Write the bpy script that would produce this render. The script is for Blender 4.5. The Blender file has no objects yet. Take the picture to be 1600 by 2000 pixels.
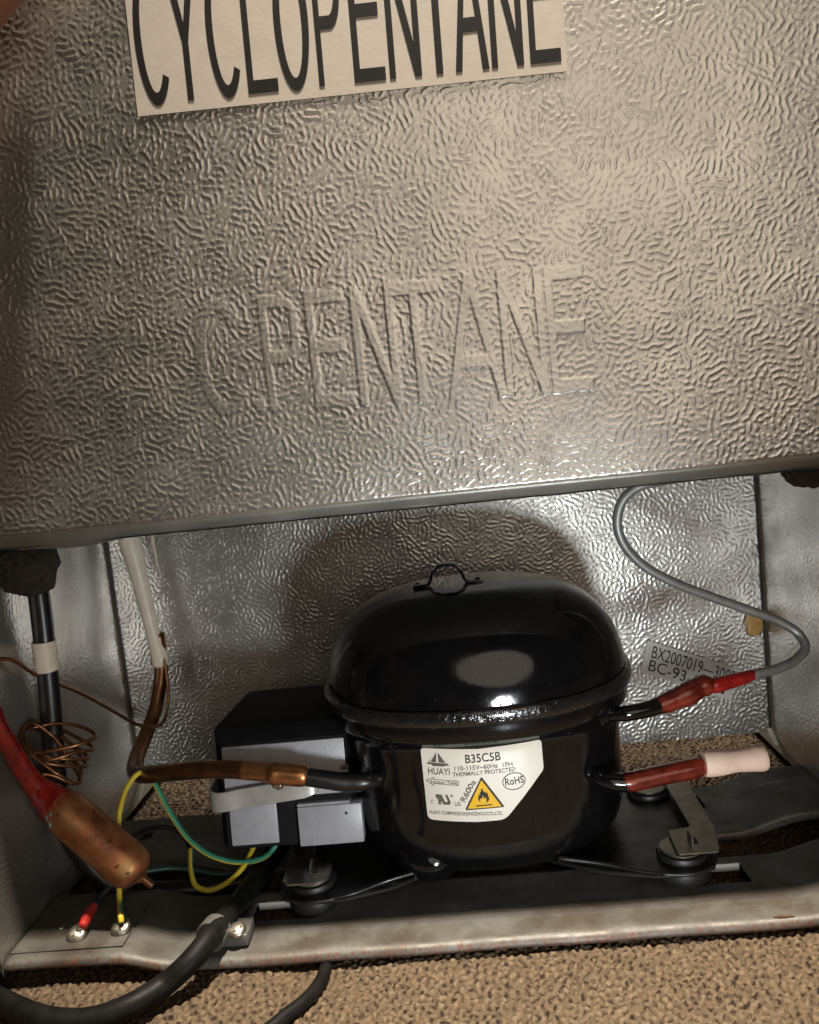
import bpy, bmesh, math, random
import numpy as np
from mathutils import Vector, Matrix

random.seed(7)
RNG = np.random.default_rng(11)
S = bpy.context.scene
COL = S.collection
PI = math.pi

# ------------------------------------------------------------------ camera, world, lamps, exposure
cam_d = bpy.data.cameras.new("Camera")
cam = bpy.data.objects.new("Camera", cam_d)
COL.objects.link(cam)
cam_d.sensor_fit = 'HORIZONTAL'
cam_d.sensor_width = 36.0
cam_d.lens = 36.0
cam_d.clip_start = 0.01
cam_d.clip_end = 50.0
PITCH, YAW, ROLL = math.radians(5.98), math.radians(3.15), math.radians(6.05)
_f = Vector((-math.sin(YAW) * math.cos(PITCH), math.cos(YAW) * math.cos(PITCH), -math.sin(PITCH)))
_r = Vector((math.cos(YAW), math.sin(YAW), 0))
_u = _r.cross(_f)
_r2 = math.cos(ROLL) * _r - math.sin(ROLL) * _u
_u2 = math.sin(ROLL) * _r + math.cos(ROLL) * _u
_m = Matrix((_r2, _u2, -_f)).transposed().to_4x4()
_m.translation = Vector((0.2405, -0.362, 0.0313))
cam.matrix_world = _m
cam_d.dof.use_dof = True
cam_d.dof.focus_distance = 0.42
cam_d.dof.aperture_fstop = 40.0
S.camera = cam

world = bpy.data.worlds.new("World")
S.world = world
world.use_nodes = True
wbg = world.node_tree.nodes["Background"]
wbg.inputs[0].default_value = (0.30, 0.235, 0.165, 1)
wbg.inputs[1].default_value = 0.04


def lamp(name, kind, loc, target, energy, color, size=0.1, size_y=None, spot=None, blend=0.4):
    d = bpy.data.lights.new(name, kind)
    d.energy = energy
    d.color = color
    if kind == 'AREA':
        d.shape = 'DISK'
        d.size = size
        if size_y:
            d.shape = 'RECTANGLE'
            d.size_y = size_y
    else:
        d.shadow_soft_size = size
    if kind == 'SPOT':
        d.spot_size = math.radians(spot)
        d.spot_blend = blend
    o = bpy.data.objects.new(name, d)
    COL.objects.link(o)
    o.location = loc
    o.rotation_euler = (Vector(target) - Vector(loc)).to_track_quat('-Z', 'Y').to_euler()
    return o


# torch lying low in front of the bay, a lamp behind the photographer, an added unseen fill for the carpet behind the refrigerator, ceiling lamp
lamp("torch", 'SPOT', (0.305, -0.255, -0.172), (0.225, 0.100, -0.115), 2.6, (0.90, 0.96, 1.0), 0.030, spot=76, blend=0.6)
lamp("floor_lamp", 'AREA', (0.47, -1.00, 0.31), (0.28, 0, 0.05), 1.75, (1.0, 0.87, 0.72), 0.80)
lamp("rear_fill", 'AREA', (0.25, 1.30, 0.60), (0.22, 0.20, -0.22), 36.0, (1.0, 0.88, 0.72), 0.3)
lamp("ceiling_lamp", 'SPOT', (0.44, -0.145, 1.58), (0.27, 0.005, -0.05), 400.0, (1.0, 0.89, 0.73), 0.05, spot=24, blend=1.0)

S.view_settings.view_transform = 'Standard'
S.view_settings.look = 'None'
S.view_settings.exposure = 0.30
S.view_settings.gamma = 1.0
S.view_settings.use_curve_mapping = False


# ------------------------------------------------------------------ materials
def mat(name, color, rough=0.5, metal=0.0, color2=None, cscale=60.0, cdetail=5.0, clo=0.35, chi=0.65,
        bump=0.0, bscale=400.0, bdist=0.0004, rvar=0.0, coat=0.0, spec=None, rscale=50.0):
    m = bpy.data.materials.new(name)
    m.use_nodes = True
    nt = m.node_tree
    N, L = nt.nodes, nt.links
    b = N["Principled BSDF"]
    b.inputs['Base Color'].default_value = (*color, 1)
    b.inputs['Roughness'].default_value = rough
    b.inputs['Metallic'].default_value = metal
    if coat:
        b.inputs['Coat Weight'].default_value = coat
        b.inputs['Coat Roughness'].default_value = 0.06
    if spec is not None:
        b.inputs['Specular IOR Level'].default_value = spec
    tc = N.new('ShaderNodeTexCoord')
    co = tc.outputs['Object']
    if color2:
        n = N.new('ShaderNodeTexNoise')
        n.inputs['Scale'].default_value = cscale
        n.inputs['Detail'].default_value = cdetail
        L.new(co, n.inputs['Vector'])
        r = N.new('ShaderNodeValToRGB')
        r.color_ramp.elements[0].position = clo
        r.color_ramp.elements[1].position = chi
        r.color_ramp.elements[0].color = (*color, 1)
        r.color_ramp.elements[1].color = (*color2, 1)
        L.new(n.outputs['Fac'], r.inputs['Fac'])
        L.new(r.outputs['Color'], b.inputs['Base Color'])
    if rvar:
        n2 = N.new('ShaderNodeTexNoise')
        n2.inputs['Scale'].default_value = rscale
        n2.inputs['Detail'].default_value = 6
        L.new(co, n2.inputs['Vector'])
        mr = N.new('ShaderNodeMapRange')
        mr.inputs['From Min'].default_value = 0.3
        mr.inputs['From Max'].default_value = 0.7
        mr.inputs['To Min'].default_value = max(0.02, rough - rvar)
        mr.inputs['To Max'].default_value = rough + rvar
        L.new(n2.outputs['Fac'], mr.inputs['Value'])
        L.new(mr.outputs['Result'], b.inputs['Roughness'])
    if bump:
        n3 = N.new('ShaderNodeTexNoise')
        n3.inputs['Scale'].default_value = bscale
        n3.inputs['Detail'].default_value = 3
        L.new(co, n3.inputs['Vector'])
        bp = N.new('ShaderNodeBump')
        bp.inputs['Strength'].default_value = bump
        bp.inputs['Distance'].default_value = bdist
        L.new(n3.outputs['Fac'], bp.inputs['Height'])
        L.new(bp.outputs['Normal'], b.inputs['Normal'])
    return m


M = {}
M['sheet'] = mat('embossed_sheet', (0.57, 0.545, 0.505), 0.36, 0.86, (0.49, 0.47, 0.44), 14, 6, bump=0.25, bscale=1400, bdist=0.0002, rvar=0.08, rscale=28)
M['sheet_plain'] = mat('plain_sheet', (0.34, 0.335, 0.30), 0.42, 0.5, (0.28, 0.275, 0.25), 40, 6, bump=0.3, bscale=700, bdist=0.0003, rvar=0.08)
M['enamel'] = mat('black_enamel', (0.0035, 0.0035, 0.004), 0.11, 0.0, (0.0055, 0.005, 0.005), 70, 5, bump=0.06, bscale=240, bdist=0.0006, rvar=0.04)
M['enamel_dull'] = mat('dull_black_enamel', (0.006, 0.006, 0.006), 0.35, 0.0, (0.012, 0.011, 0.010), 90, 6, bump=0.3, bscale=300, bdist=0.0005, rvar=0.12)
M['weld'] = mat('weld_bead', (0.008, 0.008, 0.008), 0.16, 0.0, (0.014, 0.012, 0.011), 200, 5, bump=0.9, bscale=330, bdist=0.0009, rvar=0.08, coat=0.4)
M['plastic'] = mat('black_plastic', (0.006, 0.006, 0.007), 0.6, 0.0, (0.009, 0.009, 0.010), 120, 6, bump=0.25, bscale=1500, bdist=0.0002, rvar=0.06, spec=0.15)
M['plastic_glare'] = mat('glare_lit_plastic', (0.30, 0.30, 0.32), 0.36, 0.0, (0.34, 0.34, 0.36), 160, 8, bump=0.45, bscale=1100, bdist=0.00025, rvar=0.08, spec=0.9)  # black plastic paled: the glare on the cover's front is put into this colour
M['strap'] = mat('spring_steel', (0.55, 0.54, 0.50), 0.42, 0.6, (0.47, 0.46, 0.42), 160, 6, bump=0.2, bscale=500, rvar=0.07)
M['zinc'] = mat('zinc_plate', (0.27, 0.26, 0.21), 0.32, 0.9, (0.19, 0.18, 0.14), 120, 6, bump=0.2, bscale=500, rvar=0.1)
M['screw'] = mat('screw_steel', (0.42, 0.40, 0.35), 0.36, 1.0, (0.26, 0.235, 0.19), 350, 5, bump=0.3, bscale=900, rvar=0.1)
M['screw_slot'] = mat('screw_recess', (0.03, 0.025, 0.02), 0.7)
M['copper_dark'] = mat('tarnished_copper', (0.23, 0.105, 0.045), 0.34, 0.85, (0.12, 0.052, 0.025), 90, 7, bump=0.15, bscale=300, rvar=0.1)
M['copper'] = mat('copper', (0.52, 0.235, 0.10), 0.32, 0.9, (0.30, 0.125, 0.055), 120, 7, bump=0.2, bscale=300, rvar=0.12)
M['capillary'] = mat('thin_copper', (0.34, 0.16, 0.07), 0.34, 0.9, (0.22, 0.10, 0.05), 160, 5, rvar=0.08)
M['red'] = mat('red_lacquer', (0.33, 0.013, 0.009), 0.26, 0.0, (0.15, 0.006, 0.006), 150, 7, bump=0.4, bscale=380, bdist=0.0006, rvar=0.1, coat=0.35)
M['red_dark'] = mat('dark_red_lacquer', (0.085, 0.008, 0.005), 0.24, 0.1, (0.24, 0.030, 0.011), 130, 8, clo=0.42, chi=0.70, bump=0.4, bscale=300, bdist=0.0006, rvar=0.12, coat=0.4)
M['white_sleeve'] = mat('white_sleeve', (0.72, 0.64, 0.52), 0.42, 0.0, (0.62, 0.53, 0.41), 60, 6, bump=0.2, bscale=220, bdist=0.0004, rvar=0.08)
M['cap'] = mat('pale_rubber_cap', (0.78, 0.58, 0.46), 0.55, 0.0, (0.70, 0.50, 0.40), 120, 6, bump=0.2, bscale=600, bdist=0.0003)
M['tape'] = mat('white_tape', (0.70, 0.62, 0.50), 0.5, 0.0, (0.60, 0.52, 0.41), 150, 6, bump=0.2, bscale=500)
M['rubber'] = mat('black_rubber', (0.008, 0.0075, 0.0075), 0.42, 0.0, (0.014, 0.013, 0.012), 200, 5, bump=0.2, bscale=600, rvar=0.08)
M['sleeve_black'] = mat('black_tubing', (0.006, 0.006, 0.0065), 0.33, 0.0, (0.010, 0.0095, 0.009), 150, 5, bump=0.12, bscale=300, rvar=0.06)
M['cord'] = mat('black_cord', (0.004, 0.0038, 0.0036), 0.5, 0.0, (0.008, 0.0075, 0.007), 120, 6, bump=0.2, bscale=700, rvar=0.06, spec=0.12)
M['clamp'] = mat('dark_grey_clamp', (0.055, 0.053, 0.05), 0.5, 0.0, (0.075, 0.07, 0.065), 200, 6, bump=0.25, bscale=900)
M['foam'] = mat('black_foam', (0.016, 0.012, 0.009), 0.7, 0.0, (0.042, 0.031, 0.019), 420, 8, bump=1.0, bscale=1500, bdist=0.0012, rvar=0.25, rscale=1300)
M['grey_tube'] = mat('grey_steel_tube', (0.30, 0.305, 0.29), 0.38, 0.5, (0.22, 0.225, 0.215), 140, 6, bump=0.15, bscale=500, rvar=0.08)
M['yellow'] = mat('yellow_wire', (0.62, 0.47, 0.035), 0.42, 0.0, (0.50, 0.37, 0.03), 90, 5, bump=0.1, bscale=500)
M['green'] = mat('green_wire', (0.02, 0.20, 0.115), 0.4, 0.0, (0.016, 0.15, 0.09), 90, 5, bump=0.1, bscale=500)
M['dark_green'] = mat('dark_green_wire', (0.012, 0.05, 0.035), 0.42)
M['blue_wire'] = mat('dark_blue_wire', (0.012, 0.014, 0.028), 0.42)
M['crimp'] = mat('red_crimp', (0.50, 0.025, 0.018), 0.5, 0.0, (0.36, 0.016, 0.012), 200, 4)
M['paper'] = mat('sticker_paper', (0.70, 0.64, 0.57), 0.55, 0.0, (0.65, 0.59, 0.52), 110, 8, bump=0.1, bscale=600, bdist=0.0002)
M['ink'] = mat('sticker_ink', (0.007, 0.0065, 0.008), 0.6, 0.0, (0.012, 0.011, 0.012), 160, 6, spec=0.25)
M['plate'] = mat('nameplate_foil', (0.80, 0.76, 0.67), 0.38, 0.15, (0.74, 0.70, 0.61), 60, 6, bump=0.06, bscale=200, rvar=0.06)
M['plate_ink'] = mat('nameplate_ink', (0.028, 0.026, 0.024), 0.3, 0.2, (0.05, 0.046, 0.04), 200, 4)
M['plate_grey'] = mat('nameplate_grey', (0.13, 0.12, 0.11), 0.3, 0.4, (0.17, 0.16, 0.15), 200, 4)
M['plate_yellow'] = mat('nameplate_yellow', (0.80, 0.46, 0.02), 0.36)
M['serial'] = mat('serial_paper', (0.58, 0.55, 0.51), 0.45, 0.0, (0.53, 0.50, 0.46), 90, 5)
M['glue'] = mat('amber_glue', (0.55, 0.33, 0.10), 0.45, 0.0, (0.42, 0.23, 0.06), 200, 5, bump=0.4, bscale=400)
M['teal'] = mat('verdigris', (0.20, 0.34, 0.33), 0.7, 0.0, (0.10, 0.20, 0.20), 300, 6, bump=0.6, bscale=700)
M['silver'] = mat('braze_silver', (0.5, 0.45, 0.36), 0.35, 0.9, (0.3, 0.2, 0.12), 250, 6, bump=0.5, bscale=500)
M['faint_print'] = mat('faint_print', (0.17, 0.165, 0.15), 0.6)
M['punched'] = mat('lit_edge_steel', (0.68, 0.66, 0.61), 0.35, 0.5)  # pale base colour stands in for light on the slots' far edges
M['chip'] = mat('rust_chip', (0.045, 0.02, 0.012), 0.8, 0.0, (0.09, 0.035, 0.018), 500, 5, bump=0.6, bscale=900)
M['skin'] = mat('skin', (0.44, 0.205, 0.125), 0.5, 0.0, (0.36, 0.15, 0.09), 90, 5, bump=0.3, bscale=900, bdist=0.0003)
M['nail'] = mat('fingernail', (0.60, 0.36, 0.28), 0.3)
M['cloth'] = mat('dark_cuff', (0.03, 0.03, 0.035), 0.9, bump=0.4, bscale=900)


# brazed filter drier: copper with brassy heat stains and dark spots
def drier_mat():
    m = mat('stained_copper', (0.50, 0.22, 0.08), 0.48, 0.6, bump=0.2, bscale=260, bdist=0.0005, rvar=0.12, rscale=120)
    nt = m.node_tree
    N, L = nt.nodes, nt.links
    b = N["Principled BSDF"]
    tc = N.new('ShaderNodeTexCoord')
    a = N.new('ShaderNodeTexNoise'); a.inputs['Scale'].default_value = 75; a.inputs['Detail'].default_value = 7
    c = N.new('ShaderNodeTexNoise'); c.inputs['Scale'].default_value = 160; c.inputs['Detail'].default_value = 3
    L.new(tc.outputs['Object'], a.inputs['Vector']); L.new(tc.outputs['Object'], c.inputs['Vector'])
    r = N.new('ShaderNodeValToRGB')
    e = r.color_ramp.elements
    e[0].position = 0.30; e[0].color = (0.11, 0.04, 0.02, 1)
    e[1].position = 0.72; e[1].color = (0.33, 0.22, 0.085, 1)
    k = e.new(0.48); k.color = (0.30, 0.105, 0.038, 1)
    L.new(a.outputs['Fac'], r.inputs['Fac'])
    r2 = N.new('ShaderNodeValToRGB')
    r2.color_ramp.elements[0].position = 0.30; r2.color_ramp.elements[0].color = (0.18, 0.12, 0.08, 1)
    r2.color_ramp.elements[1].position = 0.36; r2.color_ramp.elements[1].color = (1, 1, 1, 1)
    L.new(c.outputs['Fac'], r2.inputs['Fac'])
    mx = N.new('ShaderNodeMix'); mx.data_type = 'RGBA'; mx.blend_type = 'MULTIPLY'
    mx.inputs[0].default_value = 1.0
    L.new(r.outputs['Color'], mx.inputs[6]); L.new(r2.outputs['Color'], mx.inputs[7])
    L.new(mx.outputs[2], b.inputs['Base Color'])
    return m


M['drier'] = drier_mat()


# galvanised rail: dull grey zinc, brown stains, rust flakes along its front lip (world Y near 0)
def rail_mat(name, rust_edge):
    m = bpy.data.materials.new(name)
    m.use_nodes = True
    nt = m.node_tree
    N, L = nt.nodes, nt.links
    b = N["Principled BSDF"]
    b.inputs['Metallic'].default_value = 0.1
    geo = N.new('ShaderNodeNewGeometry')

    def noise(scale, detail, rough=0.55):
        n = N.new('ShaderNodeTexNoise')
        n.inputs['Scale'].default_value = scale
        n.inputs['Detail'].default_value = detail
        n.inputs['Roughness'].default_value = rough
        L.new(geo.outputs['Position'], n.inputs['Vector'])
        return n.outputs['Fac']

    def ramp(f, p0, c0, p1, c1):
        r = N.new('ShaderNodeValToRGB')
        r.color_ramp.elements[0].position = p0; r.color_ramp.elements[0].color = (*c0, 1)
        r.color_ramp.elements[1].position = p1; r.color_ramp.elements[1].color = (*c1, 1)
        L.new(f, r.inputs['Fac'])
        return r.outputs['Color']

    def mix(f, a, c):
        x = N.new('ShaderNodeMix'); x.data_type = 'RGBA'
        L.new(f, x.inputs[0]); L.new(a, x.inputs[6])
        if isinstance(c, tuple):
            x.inputs[7].default_value = (*c, 1)
        else:
            L.new(c, x.inputs[7])
        return x.outputs[2]

    base = ramp(noise(55, 8), 0.35, (0.12, 0.118, 0.108), 0.68, (0.072, 0.069, 0.062))
    stain = ramp(noise(22, 7, 0.65), 0.40, (0, 0, 0), 0.62, (0.85, 0.85, 0.85))
    c = mix(stain, base, (0.04, 0.029, 0.02))
    sep = N.new('ShaderNodeSeparateXYZ'); L.new(geo.outputs['Position'], sep.inputs[0])
    mr = N.new('ShaderNodeMapRange')
    mr.inputs['From Min'].default_value = rust_edge + 0.006
    mr.inputs['From Max'].default_value = rust_edge - 0.001
    L.new(sep.outputs['Y'], mr.inputs['Value'])
    add = N.new('ShaderNodeMath'); add.operation = 'MULTIPLY_ADD'
    L.new(mr.outputs['Result'], add.inputs[0]); add.inputs[1].default_value = 0.26
    L.new(noise(420, 9, 0.7), add.inputs[2])
    rust = ramp(add.outputs[0], 0.70, (0, 0, 0), 0.78, (1, 1, 1))
    rc = ramp(noise(900, 4), 0.35, (0.055, 0.02, 0.011), 0.7, (0.13, 0.05, 0.025))
    c = mix(rust, c, rc)
    L.new(c, b.inputs['Base Color'])
    rr = ramp(noise(120, 6), 0.3, (0.42,) * 3, 0.7, (0.62,) * 3)
    L.new(rr, b.inputs['Roughness'])
    bp = N.new('ShaderNodeBump'); bp.inputs['Strength'].default_value = 0.35; bp.inputs['Distance'].default_value = 0.0005
    L.new(noise(480, 6, 0.65), bp.inputs['Height'])
    L.new(bp.outputs['Normal'], b.inputs['Normal'])
    return m


M['rail'] = rail_mat('galvanised_rail', 0.0)
M['rear_rail'] = rail_mat('galvanised_rear_rail', 0.080)


def carpet_mat(name, pile):
    m = bpy.data.materials.new(name)
    m.use_nodes = True
    nt = m.node_tree
    N, L = nt.nodes, nt.links
    b = N["Principled BSDF"]
    b.inputs['Roughness'].default_value = 0.95
    b.inputs['Specular IOR Level'].default_value = 0.15
    if pile:
        at = N.new('ShaderNodeAttribute'); at.attribute_name = 'tone'
        r = N.new('ShaderNodeValToRGB')
        e = r.color_ramp.elements
        e[0].position = 0.0; e[0].color = (0.016, 0.011, 0.009, 1)
        e[1].position = 1.0; e[1].color = (0.150, 0.106, 0.066, 1)
        for p, c in ((0.10, (0.042, 0.029, 0.021, 1)), (0.2, (0.056, 0.039, 0.026, 1)), (0.6, (0.094, 0.066, 0.042, 1))):
            k = e.new(p); k.color = c
        L.new(at.outputs['Fac'], r.inputs['Fac'])
        L.new(r.outputs['Color'], b.inputs['Base Color'])
        tc = N.new('ShaderNodeTexCoord')
        n = N.new('ShaderNodeTexNoise'); n.inputs['Scale'].default_value = 900; n.inputs['Detail'].default_value = 3
        L.new(tc.outputs['Object'], n.inputs['Vector'])
        bp = N.new('ShaderNodeBump'); bp.inputs['Strength'].default_value = 0.7; bp.inputs['Distance'].default_value = 0.0008
        L.new(n.outputs['Fac'], bp.inputs['Height']); L.new(bp.outputs['Normal'], b.inputs['Normal'])
    else:
        tc = N.new('ShaderNodeTexCoord')
        n = N.new('ShaderNodeTexNoise'); n.inputs['Scale'].default_value = 230; n.inputs['Detail'].default_value = 4
        L.new(tc.outputs['Object'], n.inputs['Vector'])
        r = N.new('ShaderNodeValToRGB')
        r.color_ramp.elements[0].position = 0.34; r.color_ramp.elements[0].color = (0.05, 0.034, 0.024, 1)
        r.color_ramp.elements[1].position = 0.62; r.color_ramp.elements[1].color = (0.115, 0.08, 0.054, 1)
        L.new(n.outputs['Fac'], r.inputs['Fac']); L.new(r.outputs['Color'], b.inputs['Base Color'])
        bp = N.new('ShaderNodeBump'); bp.inputs['Strength'].default_value = 0.8; bp.inputs['Distance'].default_value = 0.003
        L.new(n.outputs['Fac'], bp.inputs['Height']); L.new(bp.outputs['Normal'], b.inputs['Normal'])
    return m


M['carpet'] = carpet_mat('carpet_backing', False)
M['pile'] = carpet_mat('carpet_loops', True)


# ------------------------------------------------------------------ helpers
def tag(o, label=None, cat=None, group=None, kind=None):
    if label: o['label'] = label
    if cat: o['category'] = cat
    if group: o['group'] = group
    if kind: o['kind'] = kind
    return o


def thing(name, loc, label, cat, group=None):
    o = bpy.data.objects.new(name, None)
    o.empty_display_size = 0.02
    o.location = loc
    COL.objects.link(o)
    return tag(o, label, cat, group)


def link(o, parent=None):
    COL.objects.link(o)
    if parent is not None:
        o.parent = parent
        if parent.type == 'EMPTY':
            o.matrix_parent_inverse = Matrix.Translation(-Vector(parent.location))
    return o


def mesh_obj(name, verts, faces, material, parent=None, smooth=True, mats=None, fmat=None, angle=None):
    me = bpy.data.meshes.new(name)
    me.from_pydata([tuple(v) for v in verts], [], faces)
    return me_obj(name, me, material, parent, smooth, mats, fmat, angle)


def me_obj(name, me, material, parent=None, smooth=True, mats=None, fmat=None, angle=None):
    for m in (mats or [material]):
        me.materials.append(m)
    if fmat is not None:
        me.polygons.foreach_set('material_index', fmat)
    me.polygons.foreach_set('use_smooth', [smooth] * len(me.polygons))
    me.update()
    if angle:
        me.set_sharp_from_angle(angle=math.radians(angle))
    o = bpy.data.objects.new(name, me)
    return link(o, parent)


def bm_obj(name, bm, material, parent=None, smooth=True, angle=35):
    bmesh.ops.recalc_face_normals(bm, faces=bm.faces)
    me = bpy.data.meshes.new(name)
    bm.to_mesh(me)
    bm.free()
    return me_obj(name, me, material, parent, smooth, angle=angle)


def box_bm(lo, hi, bev=0.0008, seg=2, bm=None):
    bm = bm or bmesh.new()
    r = bmesh.ops.create_cube(bm, size=1.0)
    c = (Vector(lo) + Vector(hi)) / 2
    s = Vector(hi) - Vector(lo)
    for v in r['verts']:
        v.co = Vector((v.co.x * s.x, v.co.y * s.y, v.co.z * s.z)) + c
    if bev:
        es = list({e for v in r['verts'] for e in v.link_edges})
        bmesh.ops.bevel(bm, geom=es, offset=bev, segments=seg, affect='EDGES', profile=0.5)
    return bm


def catmull(pts, res=8):
    """points (x,y,z[,r]) -> smooth dense list"""
    P = [np.array(p, float) for p in pts]
    P = [2 * P[0] - P[1]] + P + [2 * P[-1] - P[-2]]
    out = []
    for i in range(1, len(P) - 2):
        p0, p1, p2, p3 = P[i - 1:i + 3]
        # centripetal parametrisation keeps tight bends from overshooting
        d = [max(np.linalg.norm(b[:3] - a[:3]), 1e-6) ** 0.5 for a, b in ((p0, p1), (p1, p2), (p2, p3))]
        t0, t1 = 0, d[0]; t2 = t1 + d[1]; t3 = t2 + d[2]
        for k in range(res):
            t = t1 + (t2 - t1) * k / res
            a1 = (t1 - t) / (t1 - t0) * p0 + (t - t0) / (t1 - t0) * p1
            a2 = (t2 - t) / (t2 - t1) * p1 + (t - t1) / (t2 - t1) * p2
            a3 = (t3 - t) / (t3 - t2) * p2 + (t - t2) / (t3 - t2) * p3
            b1 = (t2 - t) / (t2 - t0) * a1 + (t - t0) / (t2 - t0) * a2
            b2 = (t3 - t) / (t3 - t1) * a2 + (t - t1) / (t3 - t1) * a3
            out.append((t2 - t) / (t2 - t1) * b1 + (t - t1) / (t2 - t1) * b2)
    out.append(P[-2])
    return out


def sweep(dense, seg=14, round_ends=True, wob=0.0):
    """dense list of (x,y,z,r) -> verts, faces of a closed tube"""
    D = [np.array(d, float) for d in dense]
    if round_ends:
        def cap(a, b):
            t = (a - b)[:3]; t /= np.linalg.norm(t)
            r = a[3]
            return [np.append(a[:3] + t * r * 0.5 * math.sin(q), r * math.cos(q)) for q in (PI * 0.44, PI * 0.3, PI * 0.15)]
        D = cap(D[0], D[1]) + D + cap(D[-1], D[-2])[::-1]
    n = len(D)
    T = [D[min(i + 1, n - 1)][:3] - D[max(i - 1, 0)][:3] for i in range(n)]
    T = [t / (np.linalg.norm(t) + 1e-12) for t in T]
    up = np.array([0, 0, 1.0]) if abs(T[0][2]) < 0.9 else np.array([0, 1.0, 0])
    nrm = np.cross(np.cross(T[0], up), T[0]); nrm /= np.linalg.norm(nrm)
    V, Fc = [], []
    for i in range(n):
        nrm = nrm - T[i] * np.dot(nrm, T[i]); nrm /= np.linalg.norm(nrm)
        bn = np.cross(T[i], nrm)
        for k in range(seg):
            a = 2 * PI * k / seg
            r = D[i][3] * (1 + (wob * math.sin(3 * a + i * 1.3) * math.sin(i * 0.7 + k) if wob else 0))
            V.append(D[i][:3] + r * (math.cos(a) * nrm + math.sin(a) * bn))
    for i in range(n - 1):
        for k in range(seg):
            k2 = (k + 1) % seg
            Fc.append((i * seg + k, (i + 1) * seg + k, (i + 1) * seg + k2, i * seg + k2))
    Fc.append(tuple(range(seg)))
    Fc.append(tuple((n - 1) * seg + k for k in range(seg))[::-1])
    return V, Fc


def tube(name, pts, r, material, parent=None, seg=16, res=8, round_ends=True, wob=0.0):
    if not isinstance(r, (list, tuple)):
        r = [r] * len(pts)
    dense = catmull([(*p, q) for p, q in zip(pts, r)], res)
    V, Fc = sweep(dense, seg, round_ends, wob)
    return mesh_obj(name, V, Fc, material, parent, angle=60)


def lathe(name, c, axis, prof, material, parent=None, seg=32, angle=40):
    """prof: list of (distance along axis, radius)"""
    a = Vector(axis).normalized()
    u = a.orthogonal().normalized()
    w = a.cross(u)
    c = Vector(c)
    V, Fc = [], []
    for (h, r) in prof:
        for k in range(seg):
            t = 2 * PI * k / seg
            V.append(c + a * h + u * (r * math.cos(t)) + w * (r * math.sin(t)))
    for i in range(len(prof) - 1):
        for k in range(seg):
            k2 = (k + 1) % seg
            Fc.append((i * seg + k, i * seg + k2, (i + 1) * seg + k2, (i + 1) * seg + k))
    Fc.append(tuple(range(seg))[::-1])
    Fc.append(tuple((len(prof) - 1) * seg + k for k in range(seg)))
    return mesh_obj(name, V, Fc, material, parent, angle=angle)


def plate(name, poly, z0, z1, material, parent=None, bev=0.0004):
    """horizontal plate from a list of (x, y)"""
    bm = bmesh.new()
    vs = [bm.verts.new((x, y, z0)) for x, y in poly]
    f = bm.faces.new(vs)
    r = bmesh.ops.extrude_face_region(bm, geom=[f])
    for v in r['geom']:
        if isinstance(v, bmesh.types.BMVert):
            v.co.z = z1
    if bev:
        bmesh.ops.bevel(bm, geom=list(bm.edges), offset=bev, segments=1, affect='EDGES')
    return bm_obj(name, bm, material, parent)


def round_poly(poly, rad, n=5):
    """round the corners of a 2-D polygon"""
    out = []
    N_ = len(poly)
    for i in range(N_):
        p0, p1, p2 = (np.array(poly[(i + k) % N_], float) for k in (-1, 0, 1))
        r_ = rad[i] if isinstance(rad, (list, tuple)) else rad
        a = (p0 - p1); la = np.linalg.norm(a); a /= la
        b = (p2 - p1); lb = np.linalg.norm(b); b /= lb
        d = min(r_, la * 0.45, lb * 0.45)
        for k in range(n + 1):
            t = k / n
            q = (1 - t) ** 2 * (p1 + a * d) + 2 * t * (1 - t) * p1 + t ** 2 * (p1 + b * d)
            out.append(tuple(q))
    return out


def bandpass(nu, nv, du, dv, lam, width=0.30, seed=1):
    g = np.random.default_rng(seed).standard_normal((nu, nv))
    ku = np.fft.fftfreq(nu, du)[:, None]
    kv = np.fft.fftfreq(nv, dv)[None, :]
    k = np.sqrt(ku ** 2 + kv ** 2)
    k0 = 1 / lam
    f = np.exp(-((k - k0) / (width * k0)) ** 2)
    h = np.real(np.fft.ifft2(np.fft.fft2(g) * f))
    return h / h.std()


def oriented(nu, nv, du, dv, lam, ang, seed):
    """band-pass noise whose ridges run mostly along one direction"""
    g = np.random.default_rng(seed).standard_normal((nu, nv))
    ku = np.fft.fftfreq(nu, du)[:, None]
    kv = np.fft.fftfreq(nv, dv)[None, :]
    k = np.sqrt(ku ** 2 + kv ** 2) + 1e-9
    k0 = 1 / lam
    c = (ku * math.cos(ang) + kv * math.sin(ang)) / k
    f = np.exp(-((k - k0) / (0.30 * k0)) ** 2) * np.abs(c) ** 3
    h = np.real(np.fft.ifft2(np.fft.fft2(g) * f))
    return h / h.std()


def leather(nu, nv, du, dv, lam, amp, seed, wave_amp=0.000035):
    """worm-like raised ridges of an embossed (leather grain) sheet: patches of differently running wrinkles"""
    num = np.zeros((nu, nv)); den = np.zeros((nu, nv)) + 1e-6
    for i in range(5):
        ang = PI * i / 5 + 0.3
        w = np.exp(2.2 * bandpass(nu, nv, du, dv, lam * 6.5, 0.5, seed + 20 + i))
        num += w * oriented(nu, nv, du, dv, lam, ang, seed + 60 + i)
        den += w * w
    G = num / np.sqrt(den) + 0.25 * bandpass(nu, nv, du, dv, lam * 0.6, 0.3, seed + 5)
    t = np.clip((G - 0.25) / 1.0, 0, 1)
    ridge = t * t * (3 - 2 * t)
    dens = bandpass(nu, nv, du, dv, lam * 9, 0.5, seed + 9)
    ridge *= np.clip(1.0 + 0.07 * dens, 0.7, 1.2)
    wave = bandpass(nu, nv, du, dv, 0.055, 0.6, seed + 3) * wave_amp
    return ridge * amp + wave


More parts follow.
